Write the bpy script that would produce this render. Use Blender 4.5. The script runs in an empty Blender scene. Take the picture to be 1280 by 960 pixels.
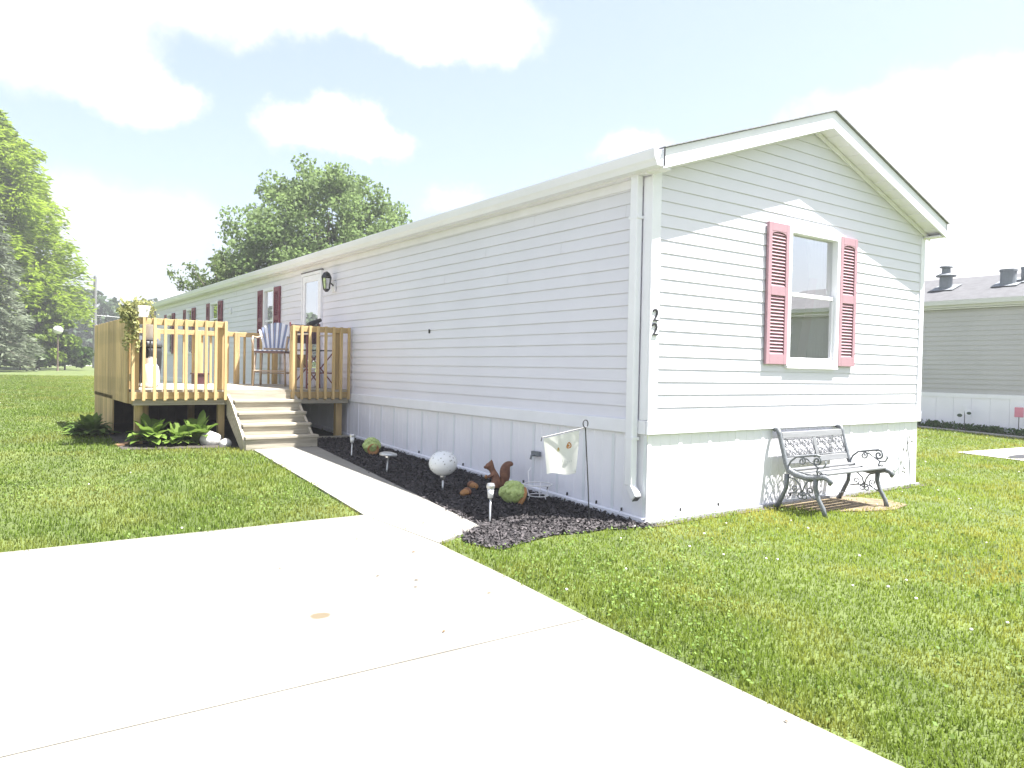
import bpy, bmesh, math, random
import numpy as np
from mathutils import Vector, Matrix
random.seed(7); rng = np.random.default_rng(7)
S = bpy.context.scene
COL = S.collection
PI = math.pi
# ------------------------------------------------------------------ camera
cam = bpy.data.cameras.new('camera'); co = bpy.data.objects.new('camera', cam); COL.objects.link(co)
cam.lens = 26.483; cam.sensor_width = 36; cam.clip_end = 3000; cam.clip_start = .05
F_ = Vector((0.58347646, 0.81188719, -0.01985999)); R_ = Vector((0.81212077, -0.58317838, 0.0190482)); U_ = Vector((-0.00388307, 0.02724289, 0.9996213))
co.matrix_world = Matrix(((R_.x, U_.x, -F_.x, -4.83437), (R_.y, U_.y, -F_.y, -4.67097), (R_.z, U_.z, -F_.z, 1.35616), (0, 0, 0, 1)))
S.camera = co
# ------------------------------------------------------------------ world
SUN = Vector((.248, -.230, .760)).normalized()
W = bpy.data.worlds.new('World'); S.world = W; W.use_nodes = True
nt = W.node_tree; N = nt.nodes; Lk = nt.links
for n in list(N): N.remove(n)
def nd(t, **k):
    n = N.new(t)
    for a, b in k.items(): setattr(n, a, b)
    return n
def mth(op, a, b=None, clamp=False):
    n = nd('ShaderNodeMath', operation=op, use_clamp=clamp)
    for i, v in enumerate((a, b)):
        if v is None: continue
        if isinstance(v, (int, float)): n.inputs[i].default_value = v
        else: Lk.new(v, n.inputs[i])
    return n.outputs[0]
sky = nd('ShaderNodeTexSky', sky_type='NISHITA'); sky.sun_disc = False
sky.sun_elevation = math.asin(SUN.z); sky.sun_rotation = math.atan2(SUN.x, SUN.y)
sky.air_density = 1.0; sky.dust_density = 2.5; sky.ozone_density = 1.0
tc = nd('ShaderNodeTexCoord'); sp = nd('ShaderNodeSeparateXYZ'); Lk.new(tc.outputs['Generated'], sp.inputs[0])
wz = nd('ShaderNodeTexNoise'); wz.inputs['Scale'].default_value = 9.0; wz.inputs['Detail'].default_value = 7; wz.inputs['Roughness'].default_value = .62
Lk.new(tc.outputs['Generated'], wz.inputs['Vector'])
wsep = nd('ShaderNodeSeparateColor'); Lk.new(wz.outputs['Color'], wsep.inputs[0])
az = mth('ARCTAN2', sp.outputs[0], sp.outputs[1]); el = mth('ARCSINE', sp.outputs[2])
az = mth('ADD', az, mth('MULTIPLY', mth('SUBTRACT', wsep.outputs[0], .5), .16))
el = mth('ADD', el, mth('MULTIPLY', mth('SUBTRACT', wsep.outputs[1], .5), .10))
D = math.radians
# banks of cloud: azimuth, elevation, half-width, half-height, weight (degrees)
blobs = [(3, 20.5, 5, 3, 1.4), (9.8, 17.6, 2.9, 1.7, 1.5), (17, 25.2, 11, 2.7, 1.6), (31, 24.3, 5.5, 2.1, 1.3), (20.8, 17.3, 3.8, 1.7, 1.4), (25.5, 16.2, 3.6, 1.2, 1.0),
         (9, 10.2, 9, 3.0, .62), (6, 5, 14, 3.5, .35), (45, 16.2, 3.4, 1.2, .9), (31, 13, 3, 1.5, .8), (66, 15.5, 5.5, 4.2, 1.6), (69, 10, 8, 5, 1.4), (75, 6, 14, 5, 1.3), (56.5, 18, 3, 1.2, .5),
         (62, 12, 4, 3, .8), (150, 30, 40, 10, .8), (-70, 25, 40, 8, .9), (230, 30, 30, 9, .8), (-20, 12, 12, 4, .8), (100, 18, 14, 6, .8)]
acc = None
for a, e, wa, we, wt in blobs:
    da = mth('MULTIPLY', mth('SUBTRACT', az, D(a if a <= 180 else a - 360)), 1 / D(wa)); de = mth('MULTIPLY', mth('SUBTRACT', el, D(e)), 1 / D(we))
    r2 = mth('ADD', mth('MULTIPLY', da, da), mth('MULTIPLY', de, de))
    g_ = mth('MULTIPLY', mth('POWER', 2.718, mth('MULTIPLY', r2, -.8)), wt)
    acc = g_ if acc is None else mth('ADD', acc, g_)
cn = nd('ShaderNodeTexNoise'); cn.inputs['Scale'].default_value = 5; cn.inputs['Detail'].default_value = 8; cn.inputs['Roughness'].default_value = .6
Lk.new(tc.outputs['Generated'], cn.inputs['Vector'])
dens = mth('ADD', acc, mth('MULTIPLY', mth('SUBTRACT', cn.outputs['Fac'], .5), 1.1))
mr = nd('ShaderNodeMapRange', interpolation_type='SMOOTHSTEP'); mr.inputs['From Min'].default_value = .33; mr.inputs['From Max'].default_value = 1.05
Lk.new(dens, mr.inputs['Value'])
hz = nd('ShaderNodeMapRange', interpolation_type='SMOOTHSTEP'); hz.inputs['From Min'].default_value = .0; hz.inputs['From Max'].default_value = .24; hz.inputs['To Min'].default_value = .80; hz.inputs['To Max'].default_value = 0
Lk.new(sp.outputs[2], hz.inputs['Value'])
mixh = nd('ShaderNodeMix', data_type='RGBA'); Lk.new(hz.outputs[0], mixh.inputs['Factor']); Lk.new(sky.outputs[0], mixh.inputs['A']); mixh.inputs['B'].default_value = (1.8, 1.85, 2.12, 1)
veil = nd('ShaderNodeMix', data_type='RGBA'); veil.inputs['Factor'].default_value = .50; Lk.new(mixh.outputs['Result'], veil.inputs['A']); veil.inputs['B'].default_value = (1.98, 2.1, 2.38, 1)   # thin high cirrus veil
mixc = nd('ShaderNodeMix', data_type='RGBA'); Lk.new(mr.outputs[0], mixc.inputs['Factor']); Lk.new(veil.outputs['Result'], mixc.inputs['A']); mixc.inputs['B'].default_value = (3.7, 3.7, 3.8, 1)
bg = nd('ShaderNodeBackground'); bg.inputs['Strength'].default_value = .084; Lk.new(mixc.outputs['Result'], bg.inputs['Color'])
wo = nd('ShaderNodeOutputWorld'); Lk.new(bg.outputs[0], wo.inputs['Surface'])
# ------------------------------------------------------------------ sun, exposure
sl = bpy.data.lights.new('sun', 'SUN'); sl.energy = 5.0; sl.angle = D(.5); sl.color = (1, .98, .955)
so = bpy.data.objects.new('sun', sl); COL.objects.link(so); so.rotation_euler = SUN.to_track_quat('Z', 'Y').to_euler()
S.view_settings.view_transform = 'Standard'; S.view_settings.look = 'None'; S.view_settings.gamma = 1; S.view_settings.use_curve_mapping = False
S.view_settings.exposure = 2.08
S.cycles.use_denoising = True; S.cycles.max_bounces = 8; S.cycles.transparent_max_bounces = 12
S.cycles.sample_clamp_indirect = 6; S.cycles.volume_bounces = 0

# ------------------------------------------------------------------ materials
def newmat(name):
    m = bpy.data.materials.new(name); m.use_nodes = True
    t = m.node_tree; b = t.nodes['Principled BSDF']
    return m, t, b
def M(name, col, rough=.6, var=.12, scale=6, bump=0, bscale=60, metallic=0, island=0, vec=(1, 1, 1), spec=.5, col2=None, detail=5, ramp=None):
    m, t, b = newmat(name)
    n = t.nodes; l = t.links
    tc = n.new('ShaderNodeTexCoord'); mp = n.new('ShaderNodeMapping'); mp.inputs['Scale'].default_value = vec
    l.new(tc.outputs['Object'], mp.inputs[0])
    nz = n.new('ShaderNodeTexNoise'); nz.inputs['Scale'].default_value = scale; nz.inputs['Detail'].default_value = detail; nz.inputs['Roughness'].default_value = .6
    l.new(mp.outputs[0], nz.inputs['Vector'])
    a = [c * (1 - var) for c in col]; c2 = col2 or [min(1, c * (1 + var)) for c in col]
    mr = n.new('ShaderNodeMapRange'); lo, hi = ramp or (.3, .7); mr.inputs['From Min'].default_value = lo; mr.inputs['From Max'].default_value = hi
    l.new(nz.outputs['Fac'], mr.inputs['Value'])
    mx = n.new('ShaderNodeMix'); mx.data_type = 'RGBA'; mx.inputs['A'].default_value = (*a, 1); mx.inputs['B'].default_value = (*c2, 1)
    l.new(mr.outputs[0], mx.inputs['Factor'])
    out = mx.outputs['Result']
    if island:
        ge = n.new('ShaderNodeNewGeometry'); h = n.new('ShaderNodeHueSaturation'); 
        mv = n.new('ShaderNodeMapRange'); mv.inputs['To Min'].default_value = 1 - island; mv.inputs['To Max'].default_value = 1 + island
        l.new(ge.outputs['Random Per Island'], mv.inputs['Value']); l.new(mv.outputs[0], h.inputs['Value']); l.new(out, h.inputs['Color']); out = h.outputs[0]
    l.new(out, b.inputs['Base Color']); b.inputs['Roughness'].default_value = rough; b.inputs['Metallic'].default_value = metallic; b.inputs['Specular IOR Level'].default_value = spec
    if bump:
        nb = n.new('ShaderNodeTexNoise'); nb.inputs['Scale'].default_value = bscale; nb.inputs['Detail'].default_value = 4; l.new(mp.outputs[0], nb.inputs['Vector'])
        bp = n.new('ShaderNodeBump'); bp.inputs['Strength'].default_value = bump; bp.inputs['Distance'].default_value = .01; l.new(nb.outputs['Fac'], bp.inputs['Height']); l.new(bp.outputs[0], b.inputs['Normal'])
    return m
def leafmat(name, c1, c2, trans=.35, hue=.03, val=.35, rough=.55):
    m, t, b = newmat(name); n = t.nodes; l = t.links
    ge = n.new('ShaderNodeNewGeometry'); tc = n.new('ShaderNodeTexCoord')
    nz = n.new('ShaderNodeTexNoise'); nz.inputs['Scale'].default_value = .6; nz.inputs['Detail'].default_value = 3; l.new(tc.outputs['Object'], nz.inputs['Vector'])
    ad = n.new('ShaderNodeMath'); ad.operation = 'MULTIPLY_ADD'; l.new(ge.outputs['Random Per Island'], ad.inputs[0]); ad.inputs[1].default_value = .6
    mr = n.new('ShaderNodeMapRange'); mr.inputs['From Min'].default_value = .3; mr.inputs['From Max'].default_value = .7; mr.inputs['To Max'].default_value = .4; l.new(nz.outputs['Fac'], mr.inputs['Value']); l.new(mr.outputs[0], ad.inputs[2])
    mx = n.new('ShaderNodeMix'); mx.data_type = 'RGBA'; mx.inputs['A'].default_value = (*c1, 1); mx.inputs['B'].default_value = (*c2, 1); l.new(ad.outputs[0], mx.inputs['Factor'])
    b.inputs['Roughness'].default_value = rough; b.inputs['Specular IOR Level'].default_value = .15
    l.new(mx.outputs['Result'], b.inputs['Base Color'])
    tr = n.new('ShaderNodeBsdfTranslucent'); l.new(mx.outputs['Result'], tr.inputs['Color'])
    ms = n.new('ShaderNodeMixShader'); ms.inputs[0].default_value = trans; l.new(b.outputs[0], ms.inputs[1]); l.new(tr.outputs[0], ms.inputs[2])
    l.new(ms.outputs[0], n['Material Output'].inputs['Surface'])
    return m
def glassmat(name, tint=(.9, .95, .95), refl=1.0):
    m, t, b = newmat(name); n = t.nodes; l = t.links
    n.remove(b)
    fr = n.new('ShaderNodeFresnel'); fr.inputs['IOR'].default_value = 1.6
    ml = n.new('ShaderNodeMath'); ml.operation = 'MULTIPLY_ADD'; ml.inputs[1].default_value = 1.3; ml.inputs[2].default_value = .62 * refl; ml.use_clamp = True; l.new(fr.outputs[0], ml.inputs[0])
    g = n.new('ShaderNodeBsdfGlossy'); g.inputs['Roughness'].default_value = .01; tr = n.new('ShaderNodeBsdfTransparent'); tr.inputs['Color'].default_value = (*tint, 1)
    nz = n.new('ShaderNodeTexNoise'); nz.inputs['Scale'].default_value = 1.3; tc = n.new('ShaderNodeTexCoord'); l.new(tc.outputs['Object'], nz.inputs['Vector'])
    bp = n.new('ShaderNodeBump'); bp.inputs['Strength'].default_value = .04; bp.inputs['Distance'].default_value = .02; l.new(nz.outputs['Fac'], bp.inputs['Height']); l.new(bp.outputs[0], g.inputs['Normal'])
    ms = n.new('ShaderNodeMixShader'); l.new(ml.outputs[0], ms.inputs[0]); l.new(tr.outputs[0], ms.inputs[1]); l.new(g.outputs[0], ms.inputs[2])
    l.new(ms.outputs[0], n['Material Output'].inputs['Surface'])
    return m
siding = M('white vinyl siding', (.715, .702, .775), .45, .035, .9, spec=.4)
vinyl = M('white vinyl trim', (.81, .805, .855), .4, .04, 3)
skirtm = M('white skirting', (.83, .82, .875), .45, .04, 1.5)
gutm = M('white gutter', (.80, .79, .87), .35, .05, 2, vec=(1, .4, 2))
soff = M('soffit', (.81, .79, .86), .6, .05, 3)
shing = M('grey shingles', (.24, .24, .245), .9, .3, 30, bump=.6, bscale=80)
shutm = M('faded pink shutter', (.35, .21, .24), .55, .08, 5)
shutd = M('maroon shutter', (.20, .05, .075), .5, .1, 5)
blackm = M('black plastic', (.025, .025, .028), .45, .2, 20)
ironm = M('grey painted iron', (.135, .145, .155), .45, .25, 40, bump=.25, bscale=120)
slatm = M('weathered bench slat', (.15, .155, .16), .7, .2, 8, vec=(.4, 6, 6))
latm = M('grey bench lattice', (.13, .135, .145), .55, .15, 30)
steel = M('brushed metal', (.55, .55, .55), .35, .1, 30, metallic=.8)
galv = M('galvanised metal', (.17, .185, .20), .6, .15, 8)
woodx = M('treated lumber along x', (.46, .325, .15), .7, .16, 5, vec=(.35, 5, 5), island=.12, bump=.2, bscale=20)
woodz = M('treated lumber upright', (.48, .34, .16), .7, .24, 5, vec=(5, 5, .35), island=.24, bump=.3, bscale=20)
woody = M('treated lumber along y', (.44, .32, .16), .7, .16, 5, vec=(5, .35, 5), island=.12)
woodg = M('weathered tread lumber', (.35, .315, .25), .8, .3, 5, vec=(.4, 6, 6), island=.10, bump=.3, bscale=25)
brown = M('brown wood', (.16, .09, .045), .7, .15, 6)
glass = glassmat('window glass'); dglass = glassmat('storm door glass', (.55, .62, .60), 1.3)
curt = M('sheer curtain', (.80, .80, .83), .9, .06, 5); pinkc = M('pale pink curtain', (.75, .60, .66), .9, .06, 5)
dark = M('dim room', (.30, .32, .36), .9, .1, 2)
# ------------------------------------------------------------------ builders
class MB:
    def __init__(s): s.v = []; s.f = []
    def add(s, vs, fs):
        b = len(s.v); s.v += [tuple(v) for v in vs]; s.f += [tuple(i + b for i in f) for f in fs]; return s
    def box(s, a, b, rz=0, piv=None, mat=None):
        (x0, y0, z0), (x1, y1, z1) = a, b
        vs = [Vector(p) for p in ((x0, y0, z0), (x1, y0, z0), (x1, y1, z0), (x0, y1, z0), (x0, y0, z1), (x1, y0, z1), (x1, y1, z1), (x0, y1, z1))]
        if mat is not None: vs = [mat @ v for v in vs]
        return s.add(vs, [(0, 3, 2, 1), (4, 5, 6, 7), (0, 1, 5, 4), (1, 2, 6, 5), (2, 3, 7, 6), (3, 0, 4, 7)])
    def bar(s, p, q, w, h, up=(0, 0, 1)):
        p = Vector(p); q = Vector(q); d = (q - p); L = d.length; d.normalize(); up = Vector(up)
        if abs(d.dot(up)) > .98: up = Vector((0, 1, 0))
        sd = d.cross(up).normalized(); u = sd.cross(d)
        m = Matrix(((sd.x, d.x, u.x, p.x), (sd.y, d.y, u.y, p.y), (sd.z, d.z, u.z, p.z), (0, 0, 0, 1)))
        return s.box((-w / 2, 0, -h / 2), (w / 2, L, h / 2), mat=m)
    def tube(s, pts, r, n=8, cap=True, flat=None):
        pts = [Vector(p) for p in pts]; k = len(pts)
        rs = r if isinstance(r, (list, tuple)) else [r] * k
        vs = []; fs = []; prev = None
        for i, p in enumerate(pts):
            t = (pts[min(i + 1, k - 1)] - pts[max(i - 1, 0)]).normalized()
            if prev is None: a = t.orthogonal().normalized()
            else:
                a = prev - t * prev.dot(t)
                a = a.normalized() if a.length > 1e-6 else t.orthogonal().normalized()
            prev = a; b = t.cross(a)
            for j in range(n):
                th = 2 * PI * j / n; vs.append(p + (a * math.cos(th) + b * math.sin(th)) * rs[i])
        for i in range(k - 1):
            for j in range(n): fs.append((i * n + j, i * n + (j + 1) % n, (i + 1) * n + (j + 1) % n, (i + 1) * n + j))
        if cap: fs += [tuple(range(n - 1, -1, -1)), tuple((k - 1) * n + j for j in range(n))]
        return s.add(vs, fs)
    def lathe(s, prof, n=16, c=(0, 0, 0), mat=None):
        vs = []; fs = []; k = len(prof)
        for r, z in prof:
            for j in range(n):
                v = Vector((r * math.cos(2 * PI * j / n) + c[0], r * math.sin(2 * PI * j / n) + c[1], z + c[2])); vs.append(mat @ v if mat is not None else v)
        for i in range(k - 1):
            for j in range(n): fs.append((i * n + j, i * n + (j + 1) % n, (i + 1) * n + (j + 1) % n, (i + 1) * n + j))
        fs += [tuple(range(n - 1, -1, -1)), tuple((k - 1) * n + j for j in range(n))]
        return s.add(vs, fs)
    def prism(s, poly, ext, flip=False):      # closed polygon of 3-D points extruded by a vector
        k = len(poly); e = Vector(ext); vs = [Vector(p) for p in poly]; vs += [v + e for v in vs]
        fs = [tuple(range(k)), tuple(range(2 * k - 1, k - 1, -1))] + [(i, k + i, k + (i + 1) % k, (i + 1) % k) for i in range(k)]
        return s.add(vs, fs)
    def ball(s, c, r, n=12, mat=None):
        rx, ry, rz = r if isinstance(r, tuple) else (r, r, r); m = n // 2 + 1; vs = []; fs = []
        for i in range(m + 1):
            th = PI * i / m
            for j in range(n):
                ph = 2 * PI * j / n; v = Vector((rx * math.sin(th) * math.cos(ph), ry * math.sin(th) * math.sin(ph), rz * math.cos(th)))
                if mat is not None: v = mat @ v
                vs.append(v + Vector(c))
        for i in range(m):
            for j in range(n): fs.append((i * n + j, (i + 1) * n + j, (i + 1) * n + (j + 1) % n, i * n + (j + 1) % n))
        return s.add(vs, fs)
    def build(s, name, mat, parent=None, smooth=False, bevel=0, loc=None):
        me = bpy.data.meshes.new(name); me.from_pydata(s.v, [], s.f); me.update()
        bm = bmesh.new(); bm.from_mesh(me); bmesh.ops.recalc_face_normals(bm, faces=bm.faces); bm.to_mesh(me); bm.free()
        o = bpy.data.objects.new(name, me); COL.objects.link(o); me.materials.append(mat)
        if parent is not None: o.parent = parent
        if loc: o.location = loc
        if smooth:
            me.polygons.foreach_set('use_smooth', [True] * len(me.polygons))
        if bevel:
            b = o.modifiers.new('bevel', 'BEVEL'); b.width = bevel; b.segments = 2; b.limit_method = 'ANGLE'; b.angle_limit = D(50)
        return o
def quads(name, V, mat, parent=None, faces=None, smooth=False):
    """V: (n,k,3) array; each island has k verts; faces: list of index tuples per island"""
    n, k, _ = V.shape; faces = faces or [tuple(range(k))]
    me = bpy.data.meshes.new(name); me.vertices.add(n * k); me.vertices.foreach_set('co', V.astype(np.float32).ravel())
    idx = []; st = []; tot = []
    base = (np.arange(n) * k)[:, None]
    per = sum(len(f) for f in faces)
    flat = np.concatenate([np.array(f) for f in faces])[None, :] + base
    off = np.cumsum([0] + [len(f) for f in faces])[:-1]
    starts = ((np.arange(n) * per)[:, None] + off[None, :]).ravel(); tots = np.tile([len(f) for f in faces], n)
    me.loops.add(n * per); me.loops.foreach_set('vertex_index', flat.astype(np.int32).ravel())
    me.polygons.add(n * len(faces)); me.polygons.foreach_set('loop_start', starts.astype(np.int32)); me.polygons.foreach_set('loop_total', tots.astype(np.int32))
    me.update(calc_edges=True); me.validate()
    if smooth: me.polygons.foreach_set('use_smooth', [True] * len(me.polygons))
    me.materials.append(mat)
    o = bpy.data.objects.new(name, me); COL.objects.link(o)
    if parent is not None: o.parent = parent
    return o
def tag(o, label=None, cat=None, group=None, kind=None):
    if label: o['label'] = label
    if cat: o['category'] = cat
    if group: o['group'] = group
    if kind: o['kind'] = kind
    return o
def thing(name, label, cat, loc=(0, 0, 0), rz=0, group=None):
    o = bpy.data.objects.new(name, None); COL.objects.link(o); o.location = loc; o.rotation_euler = (0, 0, rz); o.empty_display_size = .2
    return tag(o, label, cat, group)
def copy_tree(o, parent=None):
    c = o.copy(); COL.objects.link(c)
    if parent is not None: c.parent = parent
    for ch in [x for x in bpy.data.objects if x.parent == o]: copy_tree(ch, c)
    return c
def G(y):
    y = float(y)
    if y < -10: return -.2
    if y < 0: return .02 * y
    if y < 8: return .036 * y
    if y < 150: return .288 + .008 * (y - 8)
    return .288 + .008 * 142
Gv = np.vectorize(G)
BR = [-10, 0, 8, 150]
def sheet(name, poly, mat, zoff, thick=0):
    bm = bmesh.new(); f = bm.faces.new([bm.verts.new((x, y, 0)) for x, y in poly])
    for b in BR + [-5, 4]:
        bmesh.ops.bisect_plane(bm, geom=bm.verts[:] + bm.edges[:] + bm.faces[:], plane_co=(0, b, 0), plane_no=(0, 1, 0))
    if thick:
        r = bmesh.ops.extrude_face_region(bm, geom=bm.faces[:]); top = [v for v in r['geom'] if isinstance(v, bmesh.types.BMVert)]
        tops = set(top)
        for v in bm.verts: v.co.z = G(v.co.y) + (zoff if v in tops else zoff - thick)
    else:
        for v in bm.verts: v.co.z = G(v.co.y) + zoff
    bmesh.ops.recalc_face_normals(bm, faces=bm.faces)
    if not thick:
        for f in bm.faces:
            if f.normal.z < 0: f.normal_flip()
    me = bpy.data.meshes.new(name); bm.to_mesh(me); bm.free(); me.materials.append(mat)
    o = bpy.data.objects.new(name, me); COL.objects.link(o); return tag(o, kind='structure')
# ------------------------------------------------------------------ ground
soil = M('lawn soil', (.068, .098, .020), .95, .35, 2.2, bump=.5, bscale=90, col2=(.100, .130, .028))
ys = [-250, -10, 0, 8, 20, 45, 80, 150, 250]; xs = [-250, -60, -20, 0, 20, 60, 250]
g = MB(); vs = [(x, y, G(y)) for y in ys for x in xs]; nx = len(xs)
g.add(vs, [(j * nx + i, j * nx + i + 1, (j + 1) * nx + i + 1, (j + 1) * nx + i) for j in range(len(ys) - 1) for i in range(nx - 1)])
gr = g.build('lawn_ground', soil); tag(gr, kind='structure')
# concrete with its stains
def concrete(name, base):
    m = M(name, base, .85, .24, .8, bump=.15, bscale=160, detail=10); t = m.node_tree; n = t.nodes; l = t.links; b = n['Principled BSDF']
    src = b.inputs['Base Color'].links[0].from_socket
    tc = n.new('ShaderNodeTexCoord')
    for (x, y, rx, ry, c, s) in [(-3.3, -.8, .055, .05, (.115, .09, .055), 1), (-3.05, -1.0, .06, .03, (.14, .12, .09), .35), (-2.35, .35, .10, .05, (.13, .135, .14), .3), (-4.3, -.2, .5, .25, (.15, .135, .10), .35)]:
        mp = n.new('ShaderNodeMapping'); mp.inputs['Location'].default_value = (-x / rx, -y / ry, 0); mp.inputs['Scale'].default_value = (1 / rx, 1 / ry, 0)
        l.new(tc.outputs['Object'], mp.inputs[0])
        nz = n.new('ShaderNodeTexNoise'); nz.inputs['Scale'].default_value = 12; l.new(tc.outputs['Object'], nz.inputs['Vector'])
        ln = n.new('ShaderNodeVectorMath'); ln.operation = 'LENGTH'; l.new(mp.outputs[0], ln.inputs[0])
        ad = n.new('ShaderNodeMath'); ad.operation = 'MULTIPLY_ADD'; l.new(nz.outputs['Fac'], ad.inputs[0]); ad.inputs[1].default_value = .6; l.new(ln.outputs['Value'], ad.inputs[2])
        mr = n.new('ShaderNodeMapRange'); mr.inputs['From Min'].default_value = 1.15; mr.inputs['From Max'].default_value = 1.4; mr.inputs['To Min'].default_value = s; mr.inputs['To Max'].default_value = 0; l.new(ad.outputs[0], mr.inputs['Value'])
        mx = n.new('ShaderNodeMix'); mx.data_type = 'RGBA'; l.new(mr.outputs[0], mx.inputs['Factor']); l.new(src, mx.inputs['A']); mx.inputs['B'].default_value = (*c, 1); src = mx.outputs['Result']
    l.new(src, b.inputs['Base Color']); return m
conc = concrete('driveway concrete', (.195, .184, .16)); conc2 = M('walk concrete', (.22, .21, .185), .85, .2, 2, bump=.15, bscale=160, detail=8)
slab1 = [(-14, 1.40), (-2.07, 1.34), (-1.96, .25), (-2.0, -.76), (-2.06, -1.572), (-14, -1.600)]
slab2 = [(-14, -1.609), (-2.06, -1.581), (-2.11, -3.28), (-2.16, -5.2), (-14, -5.2)]
slab3 = [(-14, -5.206), (-2.16, -5.206), (-2.3, -10), (-14, -10)]
walk = [(-2.06, 1.352), (-1.92, 3.17), (-1.77, 5.45), (-.87, 5.62), (-1.10, 3.2), (-1.37, .57), (-1.62, .42), (-1.945, .262)]
for p in (slab1, slab2, slab3): sheet('driveway', p, conc, .022, .05)
sheet('walkway', walk, conc2, .020, .05)
sheet('driveway_joint', [(-14, 1.36), (-2.08, 1.30), (-1.95, .30), (-2.05, -.7), (-2.13, -3), (-14, -3)], M('joint grit', (.16, .155, .145), .9, .3, 20), .004)
pad = [(9.04, 1.41), (11.39, 1.23), (13.0, 1.1), (13.0, -.6), (9.1, -.9), (9.05, .37)]
padm = M('pad concrete', (.36, .34, .31), .85, .1, 2)
sheet('parking_pad', pad, padm, .014)
sheet('pad_shadow', [(9.42 + .62 * math.cos(a) + .35, .60 + .16 * math.sin(a)) for a in np.linspace(0, 2 * PI, 20, endpoint=False)], M('painted car shadow', (.03, .03, .035), .5, .2, 4), .019)  # cast shadow of a car out of view, painted as a dark ellipse
mulch_poly = [(-.02, 6.35), (-.75, 6.3), (-.87, 5.6), (-1.10, 3.2), (-1.37, .57), (-1.66, .40), (-1.75, .20), (-1.62, -.10), (-1.30, .0), (-.98, .08), (-.70, .02), (-.45, .03), (-.25, -.08), (.05, -.12), (-.02, .0)]
mulchm = M('dark mulch', (.030, .027, .030), .95, .45, 22, bump=1, bscale=55)
sheet('mulch_bed', mulch_poly, mulchm, .012)
drym = M('dry straw soil', (.12, .085, .05), .95, .3, 9, bump=.8, bscale=50, col2=(.21, .165, .10))
sheet('bare_soil', [(1.85, -.02), (2.0, -.42), (2.45, -.62), (2.85, -.74), (3.25, -.66), (3.35, -.42), (3.2, -.2), (3.05, -.02)], drym, .010)
sheet('soil_strip', [(0.05, .0), (.05, -.12), (.6, -.09), (1.4, -.1), (1.85, -.12), (1.85, 0)], M('strip soil', (.07, .06, .05), .95, .4, 15, bump=.8), .009)
sheet('soil_strip', [(3.05, 0), (3.05, -.09), (4.2, -.07), (4.95, -.12), (5.0, .3), (4.8, .3), (4.77, 0)], bpy.data.materials['strip soil'], .009)
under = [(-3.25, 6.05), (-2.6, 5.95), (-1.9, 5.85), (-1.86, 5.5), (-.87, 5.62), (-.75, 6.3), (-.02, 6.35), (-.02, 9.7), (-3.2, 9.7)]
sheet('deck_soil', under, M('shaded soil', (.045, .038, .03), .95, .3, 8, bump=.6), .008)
roadm = M('pale gravel lane', (.42, .41, .38), .9, .1, 1)
sheet('road', [(-300, 84), (60, 78), (60, 81), (-300, 87)], roadm, .02)
# ------------------------------------------------------------------ summer haze
hm = bpy.data.materials.new('haze'); hm.use_nodes = True; ht = hm.node_tree
for q_ in list(ht.nodes):
    if q_.bl_idname == 'ShaderNodeBsdfPrincipled': ht.nodes.remove(q_)
pv = ht.nodes.new('ShaderNodeVolumePrincipled'); pv.inputs['Color'].default_value = (.96, .97, 1, 1); pv.inputs['Density'].default_value = .0014; pv.inputs['Anisotropy'].default_value = .2
ht.links.new(pv.outputs[0], ht.nodes['Material Output'].inputs['Volume'])
hb = MB(); hb.box((-260, -260, -1.6), (260, 260, 20.5)); tag(hb.build('haze', hm), kind='stuff')
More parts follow.
